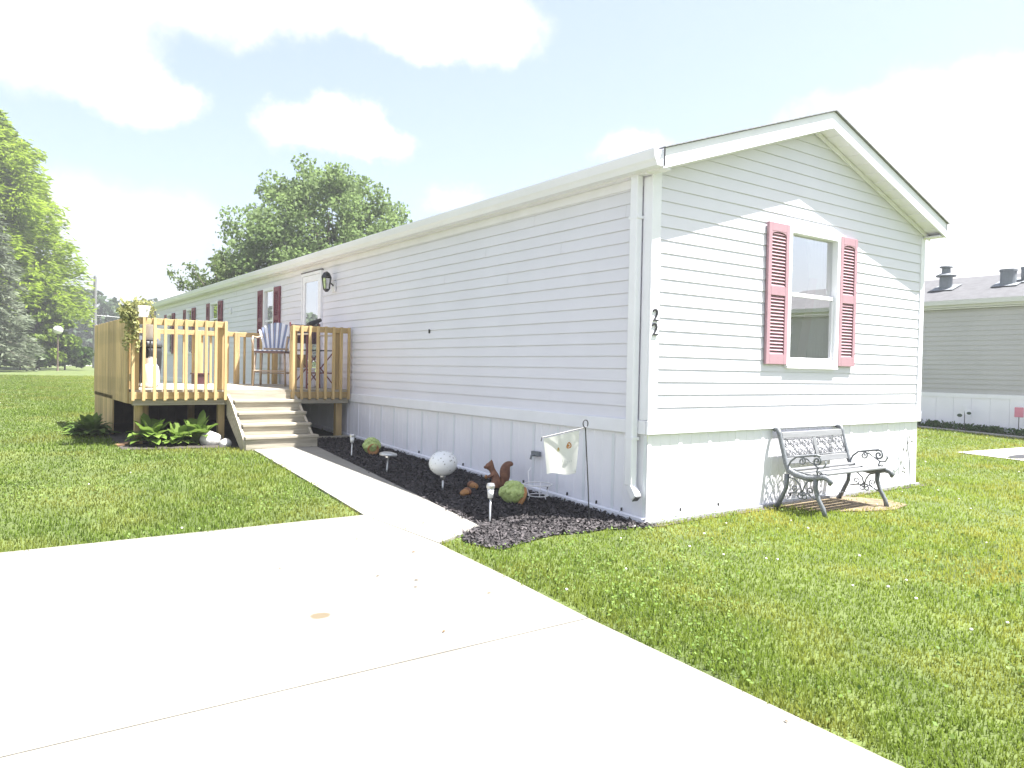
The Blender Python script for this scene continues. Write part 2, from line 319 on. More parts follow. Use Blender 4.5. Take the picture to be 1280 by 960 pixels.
# ------------------------------------------------------------------ mobile home
Wd, Ln, ZB0, ZB1, ZT = 4.767, 21.6, .80, .925, 3.06
C = .1143
RX, RZ, SL = Wd / 2, 4.07, .335            # ridge
home = thing('mobile_home', 'long white vinyl sided mobile home with pink shutters and white skirting', 'mobile home')
def lap_wall(axis, L, zt, openings, top=None, lip=.009, tuck=.003):
    """lapped siding with real openings: axis 'x' -> gable at y=0 facing -y; 'y' -> long wall at x=0 facing -x"""
    m = MB(); n = int((4.2 - ZB1) / C)
    P = (lambda a, d, z: (a, -d, z)) if axis == 'x' else (lambda a, d, z: (-d, a, z))
    for i in range(n):
        z0 = ZB1 + i * C; z1 = z0 + C
        if z0 >= zt: break
        cuts = sorted({z0, min(z1 - .007, zt)} | ({min(z1, zt)} if z1 - .007 < zt else set()) | {z for o in openings for z in o[2:4] if z0 < z < min(z1, zt)})
        for za, zb in zip(cuts[:-1], cuts[1:]):
            segs = [(0, L)]
            for (a0, a1, b0, b1) in openings:
                if b0 < (za + zb) / 2 < b1:
                    ns = []
                    for s0, s1 in segs:
                        if a1 <= s0 or a0 >= s1: ns.append((s0, s1))
                        else:
                            if a0 > s0: ns.append((s0, a0))
                            if a1 < s1: ns.append((a1, s1))
                    segs = ns
            def d(z): return .005 + lip * (1 - (z - z0) / C)
            nt_ = -tuck if za >= z1 - .0071 else 0      # the tuck under the next course
            seams = [(i * 1.37 + 3.66 * k_) % (L + 3.66) for k_ in range(int(L / 3.66) + 1) if axis == 'y']     # butt laps of the 12 ft panels
            for q_ in seams: segs = [t_ for a_, b_ in segs for t_ in (((a_, q_), (q_, b_)) if a_ + .05 < q_ < b_ - .05 else ((a_, b_),))]
            for sn_, (s0, s1) in enumerate(segs):
                nt_ = (-tuck if za >= z1 - .0071 else 0) + .0010 * (sn_ % 2)
                l0, r0, l1, r1 = s0, s1, s0, s1
                if top:
                    a, b = top(za); l0, r0 = max(s0, a), min(s1, b); a, b = top(zb); l1, r1 = max(s0, a), min(s1, b)
                    if r0 <= l0: continue
                    if r1 < l1: l1 = r1 = (l1 + r1) / 2
                m.add([P(l0, d(za) + nt_, za), P(r0, d(za) + nt_, za), P(r1, d(zb) + nt_, zb), P(l1, d(zb) + nt_, zb)], [(0, 1, 2, 3)])
                if za == z0: m.add([P(l0, -.006, za), P(r0, -.006, za), P(r0, d(za), za), P(l0, d(za), za)], [(0, 1, 2, 3)])
    return m
gtop = lambda z: (0, Wd) if z < 3.145 else ((z - 3.145) / SL - .02, Wd - (z - 3.145) / SL + .02)
WIN = (1.955, 2.875, 1.47, 2.86)
lap_wall('x', Wd, 3.95, [WIN], gtop, .0075, .003).build('gable_wall', siding, home)
longw = [(7.56, 8.49, .985, 2.97), (10.05, 10.67, 1.60, 2.85), (14.14, 14.84, 2.05, 2.83), (16.78, 17.38, 1.62, 2.81), (19.25, 19.9, 1.62, 2.79)]
lap_wall('y', Ln, ZT + .03, longw).build('side_wall', siding, home)
m = MB(); m.box((Wd - .03, .06, ZB0), (Wd, Ln, ZT)); m.box((.02, Ln - .03, ZB0), (Wd - .032, Ln, ZT + .6)); m.build('far_wall', siding, home)
m = MB(); m.box((.05, .05, .9), (Wd - .05, Ln - .05, .93)); m.build('floor', dark, home)
# band, corner posts
m = MB(); m.box((-.030, -.030, ZB0), (Wd + .03, -.002, ZB1)); m.build('belly_band', vinyl, home, bevel=.006)
m = MB(); m.box((-.030, .002, ZB0), (-.004, Ln, ZB1)); m.build('belly_band', vinyl, home, bevel=.006)
m = MB(); m.box((-.026, -.026, ZB1 + .002), (.085, -.002, 3.135)); m.box((-.026, -.002, ZB1 + .002), (-.003, .085, ZT)); m.build('corner_trim', vinyl, home, bevel=.004)
m = MB(); m.box((Wd - .07, -.024, ZB1 - .06), (Wd + .024, -.002, ZT)); m.box((Wd + .002, -.002, ZB1 - .06), (Wd + .024, .09, ZT)); m.build('corner_trim', vinyl, home, bevel=.004)
m = MB(); m.box((-.024, Ln - .09, ZB1 + .002), (-.003, Ln + .01, ZT)); m.build('corner_trim', vinyl, home)
# skirting : ribbed panels
def skirt(axis, L, gz, name):
    m = MB(); pw = .405
    prof = [(0, .006), (.045, .006), (.05, .002), (.055, 0), (.165, 0), (.170, -.0035), (.174, -.0035), (.179, 0), (.285, 0), (.290, -.0035), (.294, -.0035), (.299, 0), (.395, 0), (.405, .002)]
    a = 0; cols = []
    while a < L:
        for u, d in prof:
            if a + u <= L: cols.append((a + u, d))
        a += pw
    cols.append((L, 0)); P = (lambda a, d, z: (a, -d + .004, z)) if axis == 'x' else (lambda a, d, z: (-d + .004, a, z))
    vs = []; 
    for a_, d_ in cols: vs += [P(a_, d_, gz(a_) - .05), P(a_, d_, ZB0 + .01)]
    m.add(vs, [(2 * i, 2 * i + 2, 2 * i + 3, 2 * i + 1) for i in range(len(cols) - 1)])
    return m.build(name, skirtm, home)
skirt('x', Wd, lambda a: 0, 'gable_skirting'); skirt('y', Ln, G, 'side_skirting')
# perforated vent strips along the skirting
ventm = M('perforated vent strip', (.74, .765, .80), .5, .03, 5); t = ventm.node_tree; n = t.nodes; b = n['Principled BSDF']; src = b.inputs['Base Color'].links[0].from_socket
tcx = n.new('ShaderNodeTexCoord'); vo = n.new('ShaderNodeTexVoronoi'); vo.inputs['Scale'].default_value = 75; vo.inputs['Randomness'].default_value = .1; t.links.new(tcx.outputs['Object'], vo.inputs['Vector'])
mr_ = n.new('ShaderNodeMapRange'); mr_.inputs['From Min'].default_value = .22; mr_.inputs['From Max'].default_value = .3; t.links.new(vo.outputs['Distance'], mr_.inputs['Value'])
mx_ = n.new('ShaderNodeMix'); mx_.data_type = 'RGBA'; mx_.inputs['A'].default_value = (.22, .22, .24, 1); t.links.new(mr_.outputs[0], mx_.inputs['Factor']); t.links.new(src, mx_.inputs['B']); t.links.new(mx_.outputs['Result'], b.inputs['Base Color'])
for k in range(14):
    y = k * .405 + .005
    m = MB(); m.add([(-.0045, y, G(y) + .06), (-.0045, y + .036, G(y) + .06), (-.0045, y + .036, ZB0 - .02), (-.0045, y, ZB0 - .02)], [(0, 1, 2, 3)]); m.build('vent_strip', ventm, home)
# base channel and black clips
m = MB()
for a, b_ in ((0, 2), (2, 4), (4, 8), (8, Ln)): m.add([(-.03, a, G(a) - .03), (-.03, b_, G(b_) - .03), (-.03, b_, G(b_) + .055), (-.03, a, G(a) + .055), (-.004, a, G(a) + .065), (-.004, b_, G(b_) + .065)], [(0, 1, 2, 3), (3, 2, 5, 4)])
m.build('base_channel', vinyl, home)
m = MB(); m.box((-.035, -.035, -.04), (Wd + .02, -.006, .035)); m.build('base_channel', M('grey base channel', (.32, .32, .33), .7, .2, 6), home)
for i, y in enumerate((.28, .62, 1.05, 1.36, 1.78, 2.1, 3.0, 4.1)):
    m = MB(); m.box((-.03, y, G(y) + .075), (-.012, y + .008, G(y) + .105)); m.build('skirting_clip', blackm, home)
for x in (.42, .95, 2.1):
    m = MB(); m.box((x, -.03, .09), (x + .008, -.012, .12)); m.build('skirting_clip', blackm, home)
# roof
OV = .23; YB = Ln + .2; ex0, ex1 = -.10, Wd + .10
def zr(x, o=0): return RZ - SL * abs(x - RX) + o
roof = MB()
roof.prism([(ex0 - .03, -OV - .025, zr(ex0 - .03) + .006), (RX, -OV - .025, RZ + .006), (ex1 + .03, -OV - .025, zr(ex1 + .03) + .006), (ex1 + .03, -OV - .025, zr(ex1 + .03) + .015), (RX, -OV - .025, RZ + .017), (ex0 - .03, -OV - .025, zr(ex0 - .03) + .015)], (0, YB + OV + .03, 0))
ro = roof.build('roof', shing, home)
m = MB(); m.box((RX - .15, -OV - .02, RZ - .02), (RX + .15, YB, RZ + .012)); 
# rake fascias, soffits
FD = .165
for s, (xa, xb) in enumerate(((ex0 - .016, RX), (RX, ex1 + .016))):
    m = MB(); m.prism([(xa, -OV, zr(xa)), (xb, -OV, zr(xb)), (xb, -OV, zr(xb) - FD), (xa, -OV, zr(xa) - FD)], (0, .02, 0)); m.build('rake_fascia', vinyl, home)
    m = MB(); k = 26
    for i in range(k):
        a = xa + (xb - xa) * i / k; b_ = xa + (xb - xa) * (i + 1) / k; q0 = .006 if i % 2 else 0
        m.prism([(a, -OV + .022, zr(a) - FD + .035 + q0), (b_, -OV + .022, zr(b_) - FD + .035 + q0), (b_, -OV + .022, zr(b_) - FD + .045), (a, -OV + .022, zr(a) - FD + .045)], (0, OV - .024, 0))
    m.build('rake_soffit', soff, home)
    m = MB(); m.prism([(xa, -.035, zr(xa) - FD + .03), (xb, -.035, zr(xb) - FD + .03), (xb, -.035, zr(xb) - FD - .012), (xa, -.035, zr(xa) - FD - .012)], (0, .02, 0)); m.build('rake_channel', soff, home)
# eaves: soffit, frieze, gutter
m = MB(); m.box((-.10, -.20, 3.075), (0, YB, 3.09)); m.build('eave_soffit', soff, home)
m = MB(); m.box((-.115, -OV + .0, 3.085), (-.10, YB, 3.235)); m.build('eave_fascia', vinyl, home)
m = MB(); m.box((-.026, .10, 2.995), (-.003, YB - .1, 3.073)); m.build('frieze_trim', soff, home)
m = MB(); m.box((Wd, -.20, 3.075), (Wd + .1, YB, 3.09)); m.build('eave_soffit', soff, home)
m = MB(); m.box((Wd + .10, -OV, 3.085), (Wd + .115, YB, 3.235)); m.build('eave_fascia', vinyl, home)
def gutter(x, sx):
    pr = [(0, .13), (0, 0), (.07, 0), (.085, .035), (.10, .055), (.115, .12), (.115, .135), (.10, .135), (.10, .125), (.075, .06), (.06, .012), (.012, .012), (.012, .13)]
    m = MB(); m.prism([(x + sx * a, -OV + .01, 3.085 + b_) for a, b_ in pr], (0, YB + OV - .02, 0))
    m.prism([(x + sx * a, -OV + .006, 3.085 + b_) for a, b_ in ((0, .13), (0, 0), (.07, 0), (.085, .035), (.10, .055), (.115, .135))], (0, .003, 0))
    return m.build('gutter', gutm, home)
gutter(-.116, -1); gutter(Wd + .116, 1)
m = MB(); m.box((-.105, .085, .34), (-.032, .175, 3.08)); m.build('downspout', vinyl, home, bevel=.012)
m = MB(); m.bar((-.068, .13, .345), (-.08, .04, .24), .066, .078); el_ = m.build('downspout_elbow', vinyl, home, bevel=.01)
m = MB(); m.bar((-.0803, .0378, .2374), (-.0806, .0345, .2336), .058, .068); m.build('outlet_mouth', blackm, el_)
for z in (.75, 2.7):
    m = MB(); m.box((-.108, .075, z), (-.028, .185, z + .025)); m.build('downspout_strap', vinyl, home)
# --- gable window
def room(x0, x1, y0, y1, z0, z1):
    m = MB(); m.add([(x0, y0, z0), (x1, y0, z0), (x1, y1, z0), (x0, y1, z0), (x0, y0, z1), (x1, y0, z1), (x1, y1, z1), (x0, y1, z1)], [(0, 1, 2, 3), (4, 5, 6, 7), (1, 2, 6, 5), (2, 3, 7, 6), (3, 0, 4, 7)]); return m
a0, a1, b0, b1 = WIN
win = MB()
for (x0, x1, z0, z1) in ((a0 - .008, a0 + .045, b0 - .03, b1 + .03), (a1 - .045, a1 + .008, b0 - .03, b1 + .03), (a0 + .045, a1 - .045, b1 - .05, b1 + .03), (a0 + .045, a1 - .045, b0 - .03, b0 + .03)): win.box((x0, -.045, z0), (x1, .05, z1))
w = win.build('window', vinyl, home, bevel=.004)
m = MB(); m.box((a0 + .047, -.012, 2.165), (a1 - .047, .03, 2.205)); m.box((a0 + .047, -.015, b0 + .032), (a0 + .075, .02, 2.163)); m.box((a1 - .075, -.015, b0 + .032), (a1 - .047, .02, 2.163)); m.box((a0 + .077, -.015, b0 + .032), (a1 - .077, .02, b0 + .062)); m.build('sash', vinyl, w, bevel=.003)
for z0, z1, yy in ((b0 + .062, 2.165, .0), (2.205, b1 - .05, .022)):
    m = MB(); m.add([(a0 + .046, yy, z0), (a1 - .046, yy, z0), (a1 - .046, yy, z1), (a0 + .046, yy, z1)], [(0, 1, 2, 3)]); m.build('pane', glass, w)
m = MB(); m.box((a0 - .005, -.05, b0 - .05), (a1 + .005, -.0, b0 - .032)); m.build('sill', vinyl, w)
room(a0 - .1, a1 + .1, .055, 1.2, 1.2, 3.0).build('room', dark, home)
def curtain(name, mat, xt0, xt1, xb0, xb1, z0, z1, y, par, amp=.02, fr=7):
    k = 40; rows = 8; vs = []
    for j in range(rows + 1):
        t_ = j / rows
        for i in range(k + 1):
            u = i / k; xa = xb0 + (xt0 - xb0) * t_; xb = xb1 + (xt1 - xb1) * t_
            vs.append((xa + (xb - xa) * u, y + amp * math.sin(u * fr * 2 * PI) * (1 - .4 * t_), z0 + (z1 - z0) * t_))
    m = MB(); m.add(vs, [(j * (k + 1) + i, j * (k + 1) + i + 1, (j + 1) * (k + 1) + i + 1, (j + 1) * (k + 1) + i) for j in range(rows) for i in range(k)])
    return m.build(name, mat, par, smooth=True)
curtain('curtain', curt, 2.56, 2.90, 2.54, 2.90, 1.45, 2.85, .10, home)
curtain('curtain', pinkc, 2.50, 2.64, 2.28, 2.44, 1.45, 2.4, .075, home, .008, 4)
curtain('curtain', curt, 2.40, 2.66, 2.50, 2.66, 2.4, 2.85, .08, home, .008, 4)
# --- shutters: louvred panels
def shutter(axis, a0, a1, z0, z1, mat, base=.018):
    P = (lambda a, d, z: (a, -d, z)) if axis == 'x' else (lambda a, d, z: (-d, a, z))
    m = MB(); sl_ = .055
    def bx(aa, ab, d0, d1, za, zb):
        p = P(aa, d0, za); q = P(ab, d1, zb); m.box(tuple(min(x, y) for x, y in zip(p, q)), tuple(max(x, y) for x, y in zip(p, q)))
    bx(a0, a0 + sl_, base, base + .03, z0, z1); bx(a1 - sl_, a1, base, base + .03, z0, z1)
    zm = z0 + (z1 - z0) * .52
    for za, zb in ((z0, z0 + .10), (zm - .045, zm + .045), (z1 - .085, z1)): bx(a0 + sl_, a1 - sl_, base, base + .03, za, zb)
    bx(a0 + sl_, a1 - sl_, base + .0, base + .006, z0 + .1, z1 - .085)
    for za, zb in ((z0 + .10, zm - .045), (zm + .045, z1 - .085)):
        k = max(3, int((zb - za) / .033)); h = (zb - za) / k
        for i in range(k):
            z = za + i * h
            m.add([P(a0 + sl_, base + .026, z + .004), P(a1 - sl_, base + .026, z + .004), P(a1 - sl_, base + .007, z + h * .9), P(a0 + sl_, base + .007, z + h * .9), P(a0 + sl_, base + .020, z + .001), P(a1 - sl_, base + .020, z + .001)], [(0, 1, 2, 3), (0, 1, 5, 4)])
    # arched head
    k = 8; w_ = (a1 - a0 - 2 * sl_) / 2; c_ = (a0 + a1) / 2
    for i in range(k):
        t0 = PI * i / k; t1 = PI * (i + 1) / k
        xs_ = [c_ - w_ * math.cos(t0), c_ - w_ * math.cos(t1)]; zz = [z1 - .125 + .035 * math.sin(t0), z1 - .125 + .035 * math.sin(t1)]
        p = [P(xs_[0], base + .012, zz[0]), P(xs_[1], base + .012, zz[1]), P(xs_[1], base + .012, z1 - .08), P(xs_[0], base + .012, z1 - .08)]
        m.prism(p, Vector(P(0, .017, 0)))
    return m.build('shutter', mat, home, bevel=.003)
shutter('x', 1.600, 1.945, 1.455, 2.875, shutm); shutter('x', 2.885, 3.215, 1.455, 2.875, shutm)
# --- long side windows
for i, (y0, y1, z0, z1) in enumerate(longw[1:]):
    m = MB()
    for (ya, yb, za, zb) in ((y0 - .025, y0 + .035, z0 - .03, z1 + .03), (y1 - .035, y1 + .025, z0 - .03, z1 + .03), (y0 + .035, y1 - .035, z1 - .035, z1 + .03), (y0 + .035, y1 - .035, z0 - .03, z0 + .035)): m.box((-.04, ya, za), (.04, yb, zb))
    w = m.build('window', vinyl, home); zm = (z0 + z1) / 2
    m = MB(); m.box((-.012, y0 + .037, zm - .018), (.03, y1 - .037, zm + .018)); m.build('sash', vinyl, w)
    m = MB(); m.add([(.0, y0 + .036, z0 + .036), (.0, y1 - .036, z0 + .036), (.0, y1 - .036, z1 - .036), (.0, y0 + .036, z1 - .036)], [(0, 1, 2, 3)]); m.build('pane', glass, w)
    m = MB(); m.box((.045, y0 - .1, z0 - .1), (.6, y1 + .1, z1 + .1)); m.f = [f for k, f in enumerate(m.f) if k != 5]; m.build('room', dark, home)
    m = MB(); k = 12
    for j in range(k): m.add([(.07 + .012 * (j % 2), y0 + (y1 - y0) * j / k, z0), (.07 + .012 * ((j + 1) % 2), y0 + (y1 - y0) * (j + 1) / k, z0), (.07 + .012 * ((j + 1) % 2), y0 + (y1 - y0) * (j + 1) / k, z1), (.07 + .012 * (j % 2), y0 + (y1 - y0) * j / k, z1)], [(0, 1, 2, 3)])
    m.build('curtain', M('olive blind', (.20, .22, .18), .9, .1, 3) if i == 0 else bpy.data.materials['olive blind'], home)
    shutter('y', y0 - .37, y0 - .03, z0, z1 + .01, shutd); shutter('y', y1 + .03, y1 + .37, z0, z1 + .01, shutd)
# --- storm door
y0, y1, z0, z1 = longw[0]
m = MB(); m.box((-.05, y0, z0), (.03, y0 + .045, z1)); m.box((-.05, y1 - .045, z0), (.03, y1, z1)); m.box((-.05, y0 + .047, z1 - .05), (.03, y1 - .047, z1)); m.build('door_frame', vinyl, home, bevel=.003)
m = MB(); m.box((-.04, y0 + .05, z0 + .02), (-.01, y0 + .15, z1 - .055)); m.box((-.04, y1 - .15, z0 + .02), (-.01, y1 - .05, z1 - .055)); m.box((-.04, y0 + .152, z1 - .16), (-.01, y1 - .152, z1 - .055)); m.box((-.04, y0 + .152, z0 + .02), (-.01, y1 - .152, z0 + .22)); dr = m.build('storm_door', vinyl, home, bevel=.003)
m = MB(); m.add([(-.025, y0 + .15, z0 + .22), (-.025, y1 - .15, z0 + .22), (-.025, y1 - .15, z1 - .16), (-.025, y0 + .15, z1 - .16)], [(0, 1, 2, 3)]); m.build('door_pane', dglass, dr)
m = MB(); m.box((-.075, y0 + .08, 1.95), (-.042, y0 + .10, 2.08)); m.build('handle', blackm, dr)
m = MB(); m.box((.0, y0 + .048, z0), (.02, y1 - .048, z1 - .052)); m.build('inner_door', M('inner door paint', (.30, .33, .32), .5, .05, 3), home)
m = MB(); m.box((-.055, y0 - .012, z1 + .002), (-.003, y1 + .012, z1 + .02)); m.build('drip_cap', M('dark drip cap', (.12, .10, .10), .5, .1, 4), home)
# --- wall lamp
lamp = MB(); lamp.box((-.035, 6.99, 2.56), (-.018, 7.13, 2.72)); lp = lamp.build('wall_lamp', vinyl, home)
m = MB(); m.tube([(-.035, 7.06, 2.66), (-.08, 7.06, 2.70), (-.13, 7.06, 2.66)], .012); m.lathe([(.012, .10), (.05, .08), (.085, .02), (.09, .0), (.075, -.01)], 6, (-.15, 7.06, 2.78)); m.lathe([(.05, -.0), (.055, -.012), (.02, -.05)], 6, (-.15, 7.06, 2.60))
for k in range(6):
    a = k * PI / 3; m.bar((-.15 + .078 * math.cos(a), 7.06 + .078 * math.sin(a), 2.775), (-.15 + .052 * math.cos(a), 7.06 + .052 * math.sin(a), 2.595), .010, .010)
m.build('lantern', blackm, lp)
m = MB(); m.lathe([(.048, .0), (.072, .17)], 6, (-.15, 7.06, 2.60)); m.build('lantern_glass', glass, lp)
# --- outlets, hose tap, numbers
m = MB(); m.box((-.03, 13.05, 2.50), (-.012, 13.2, 2.62)); m.box((-.05, 13.09, 2.54), (-.03, 13.15, 2.6)); m.build('vent_hood', vinyl, home)
m = MB(); m.box((-.022, 3.875, 1.80), (-.012, 3.905, 1.85)); m.build('siding_hook', blackm, home)
m = MB(); m.box((-.05, 1.50, .45), (-.012, 1.62, .50)); m.tube([(-.05, 1.56, .46), (-.09, 1.56, .46), (-.10, 1.56, .42)], .012); m.build('hose_tap', galv, home)
def number(x, z):
    cu = bpy.data.curves.new('house_number', 'FONT'); cu.body = '2'; cu.size = .155; cu.extrude = .006; cu.align_x = 'CENTER'
    o = bpy.data.objects.new('house_number', cu); COL.objects.link(o); o.rotation_euler = (PI / 2, 0, 0)
    dg = bpy.context.evaluated_depsgraph_get(); me = bpy.data.meshes.new_from_object(o.evaluated_get(dg)); bpy.data.objects.remove(o)
    o = bpy.data.objects.new('house_number', me); COL.objects.link(o); me.materials.clear(); me.materials.append(blackm); o.parent = home; o.location = (x, -.034, z); o.rotation_euler = (PI / 2, 0, 0)
number(.034, 1.80); number(.030, 1.675)
# ------------------------------------------------------------------ deck
DX0, DX1, DY0, DY1, DZ = -3.12, -.04, 6.35, 9.70, .985
deck = thing('wooden_deck', 'raised treated lumber deck with picket railings in front of the storm door', 'deck')
m = MB(); k = 24
for i in range(k):
    y = DY0 + .02 + (DY1 - DY0 - .02) * i / k; m.box((DX0 + .02, y, DZ - .03), (DX1, y + (DY1 - DY0) / k - .003, DZ))
m.build('floor_boards', woodg, deck)
m = MB(); m.box((DX0, DY0, .86), (-1.905, DY0 + .038, DZ - .032)); m.build('rim_board', woodx, deck, bevel=.004)
m = MB(); m.box((-.965, DY0, .86), (DX1, DY0 + .038, DZ - .032)); m.build('rim_board', woodx, deck, bevel=.004)
m = MB(); m.box((-1.903, DY0 + .01, .80), (-.967, DY0 + .048, DZ - .032)); m.build('rim_board', woodg, deck)
for xa, xb in ((DX0 + .03, -1.88), (-.98, DX1)): m = MB(); m.box((xa, DY0 + .03, .775), (xb, DY0 + .11, .857)); m.build('beam', woodg, deck, bevel=.004)
m = MB()
for x in np.arange(DX0 + .3, DX1, .4): m.box((x, DY0 + .12, .80), (x + .04, DY1 - .05, DZ - .033))
m.build('joists', woody, deck)
m = MB(); m.box((DX0, DY1 - .04, .80), (DX1, DY1, DZ - .032)); m.box((DX0, DY0 + .04, .80), (DX0 + .04, DY1 - .042, DZ - .032)); m.build('rim_board', woody, deck)
for x, y, w_ in ((-2.98, 6.62, .10), (-1.93, 6.50, .09), (-.16, 6.50, .10), (-2.75, 7.5, .09), (-2.98, 9.5, .09), (-1.0, 8.2, .09), (-1.95, 8.2, .09)):
    m = MB(); m.box((x - w_ / 2, y - w_ / 2, G(y) - .05), (x + w_ / 2, y + w_ / 2, .80)); m.build('support_post', woodz, deck, bevel=.005)
# closed boards under the back and left
m = MB()
y = 7.75
while y < 9.65:
    m.box((DX0 - .022, y, G(y) - .02 + .012 * random.random()), (DX0 - .002, y + .134, .855)); y += .139
m.build('skirt_boards', woodz, deck)
m = MB(); x = DX0
while x < -.2:
    m.box((x, DY1 + .002, G(DY1)), (x + .136, DY1 + .022, .9)); x += .139
m.build('skirt_boards', M('aged skirt boards', (.10, .075, .045), .8, .2, 5, island=.1), deck)
# privacy panel on the left : picket boards
pp = tag(thing('privacy_panel', None, None)); pp.parent = deck
m = MB(); y = DY0 + .12; i = 0
while y < DY1 - .02:
    h = 1.95 + .008 * random.random(); m.box((DX0 - .022, y, .80), (DX0 - .002, y + .117 + .008 * random.random(), h)); m.box((DX0 + .040, y + .100, DZ), (DX0 + .058, y + .166, h - .01)); y += .139; i += 1
m.build('picket_boards', woodz, pp, bevel=.003)
m = MB(); m.box((DX0, DY0 + .05, 1.80), (DX0 + .038, DY1, 1.89)); m.box((DX0, DY0 + .05, 1.10), (DX0 + .038, DY1, 1.19)); m.build('rail', woody, pp)
RT = 1.945
def railing(p0, p1, posts, n, outside, zlow, wood_rail, skip=()):
    """railing between two points with n balusters on the outside"""
    rl = thing('railing', None, None); rl.parent = deck
    p0 = Vector((*p0, 0)); p1 = Vector((*p1, 0)); d = (p1 - p0).normalized(); o_ = Vector((*outside, 0))
    m = MB(); m.bar(p0 + Vector((0, 0, RT - .045)) + o_ * .0, p1 + Vector((0, 0, RT - .045)), .038, .085); m.build('top_rail', wood_rail, rl, bevel=.004)
    for q in posts:
        c = p0 + (p1 - p0) * q - o_ * .066
        m = MB(); m.box((c.x - .044, c.y - .044, DZ + .001), (c.x + .044, c.y + .044, RT - .01)); m.build('post', woodz, rl, bevel=.005)
    for i in range(n):
        if i in skip: continue
        c = p0 + d * (.02 + ((p1 - p0).length - .04) * i / (n - 1)) + o_ * .040
        ln = (random.random() - .5) * .006
        b_ = MB(); a = .018; s0 = c + d * ln
        b_.add([(c.x - a, c.y - a, RT + .003), (c.x + a, c.y - a, RT + .003), (c.x + a, c.y + a, RT + .003), (c.x - a, c.y + a, RT + .003),
                (s0.x - a, s0.y - a, zlow), (s0.x + a, s0.y - a, zlow), (s0.x + a, s0.y + a, zlow), (s0.x - a, s0.y + a, zlow),
                (s0.x - o_.x * a * .8, s0.y - o_.y * a * .8, zlow - .02)], [(0, 1, 2, 3), (0, 4, 5, 1), (1, 5, 6, 2), (2, 6, 7, 3), (3, 7, 4, 0), (4, 8, 5), (5, 8, 6), (6, 8, 7), (7, 8, 4)])
        b_.build('baluster', woodz, rl)
    return rl
railing((DX0, DY0 + .0), (-1.90, DY0), (.05, .95), 10, (0, -1), .845, woodx)
railing((-.965, DY0), (DX1 - .01, DY0), (.06, .80), 8, (0, -1), .845, woodx)
railing((DX0, DY1), (DX1, DY1), (.03, .30, .52, .74, .97), 21, (0, 1), .86, woodx)
# stairs
stairs = thing('stairs', None, None); stairs.parent = deck
nose = [(6.10, .85), (5.90, .69), (5.70, .54), (5.50, .385)]
for i, (y, z) in enumerate(nose):
    xl, xr = -1.86 + (.02 if i < 3 else 0), -.90 + (0.03 if i == 3 else 0)
    yb = DY0 if i == 0 else nose[i - 1][0] + .03
    m = MB(); m.box((xl - .01, y - .012, z - .038), (xr + .01, yb + .01, z)); m.build('tread', woodg, stairs, bevel=.005)
    zl = (nose[i + 1][1] + .001) if i < 3 else G(y) - .02
    m = MB(); m.box((xl, y + .01, zl), (xr, y + .045, z - .039)); m.build('riser', woodg, stairs, bevel=.003)
for x in (-1.885, -.875 - .025):
    m = MB(); pr = [(DY0 + .01, DZ - .06), (6.12, .80), (5.92, .64), (5.72, .49), (5.53, .33), (5.53, .17), (5.62, .17), (DY0 + .01, .62)]
    m.prism([(x, a, b_) for a, b_ in pr], (.035 if x < -1.5 else -.035, 0, 0)); m.build('stringer', woodg, stairs)
m = MB(); m.box((-.80, 6.32, .21), (-.05, 6.36, .275)); tag(m.build('timber_edging', woodg, None, bevel=.006), 'grey weathered edging timber lying on the soil at the back of the mulch bed', 'edging')
# ------------------------------------------------------------------ things on the deck
chair_w = M('white vinyl strap', (.70, .72, .78), .4, .05, 8); chair_b = M('blue grey strap', (.20, .24, .36), .5, .08, 8)
ch = thing('bar_chair', 'tall patio bar chair with fan back of white and blue straps', 'chair', (-.60, 8.30, DZ), D(-32))
frm = M('tan chair frame', (.36, .27, .19), .5, .1, 8)
for sx in (-1, 1):
    for sy in (-1, 1):
        m = MB(); m.tube([(sx * .27, sy * .24, 0), (sx * .24, sy * .20, .58)], .017); m.build('leg', frm, ch, smooth=True)
m = MB(); m.tube([(-.26, -.235, .26), (.26, -.235, .26)], .012); m.tube([(-.26, .22, .22), (.26, .22, .22)], .012); m.tube([(-.26, -.22, .24), (-.26, .22, .24)], .012); m.tube([(.26, -.22, .24), (.26, .22, .24)], .012); m.build('foot_rail', frm, ch)
m = MB(); m.box((-.26, -.24, .565), (.26, .22, .60)); m.build('seat_frame', M('maroon seat frame', (.16, .10, .10), .6, .1, 6), ch, bevel=.01)
for cm, par in ((chair_w, 0), (chair_b, 1)):
    m = MB()
    for i in range(13):
        if i % 2 != par: continue
        x = -.26 + .04 * i; m.box((x + .002, -.25, .601), (x + .038, .215, .617))
    m.build('seat', cm, ch)
    m = MB()
    for i in range(13):
        if i % 2 != par: continue
        u = (i - 6) / 6; hh = .49 - .13 * u * u
        p = [(u * .19 - .014, .20, .63), (u * .19 + .014, .20, .63), (u * .31 + .021, .30, .62 + hh), (u * .31 - .021, .30, .62 + hh)]
        m.prism([Vector(q) for q in p], (0, .012, -.003))
    m.build('backrest', cm, ch)
m = MB(); m.box((-.21, .195, .60), (.21, .235, .66)); m.build('back_rail', frm, ch)
for sx in (-1, 1):
    m = MB(); m.tube([(sx * .27, -.22, .60), (sx * .29, -.24, .78), (sx * .29, -.20, .84), (sx * .30, .05, .83), (sx * .27, .25, .86)], .018); m.build('armrest', frm, ch, smooth=True)
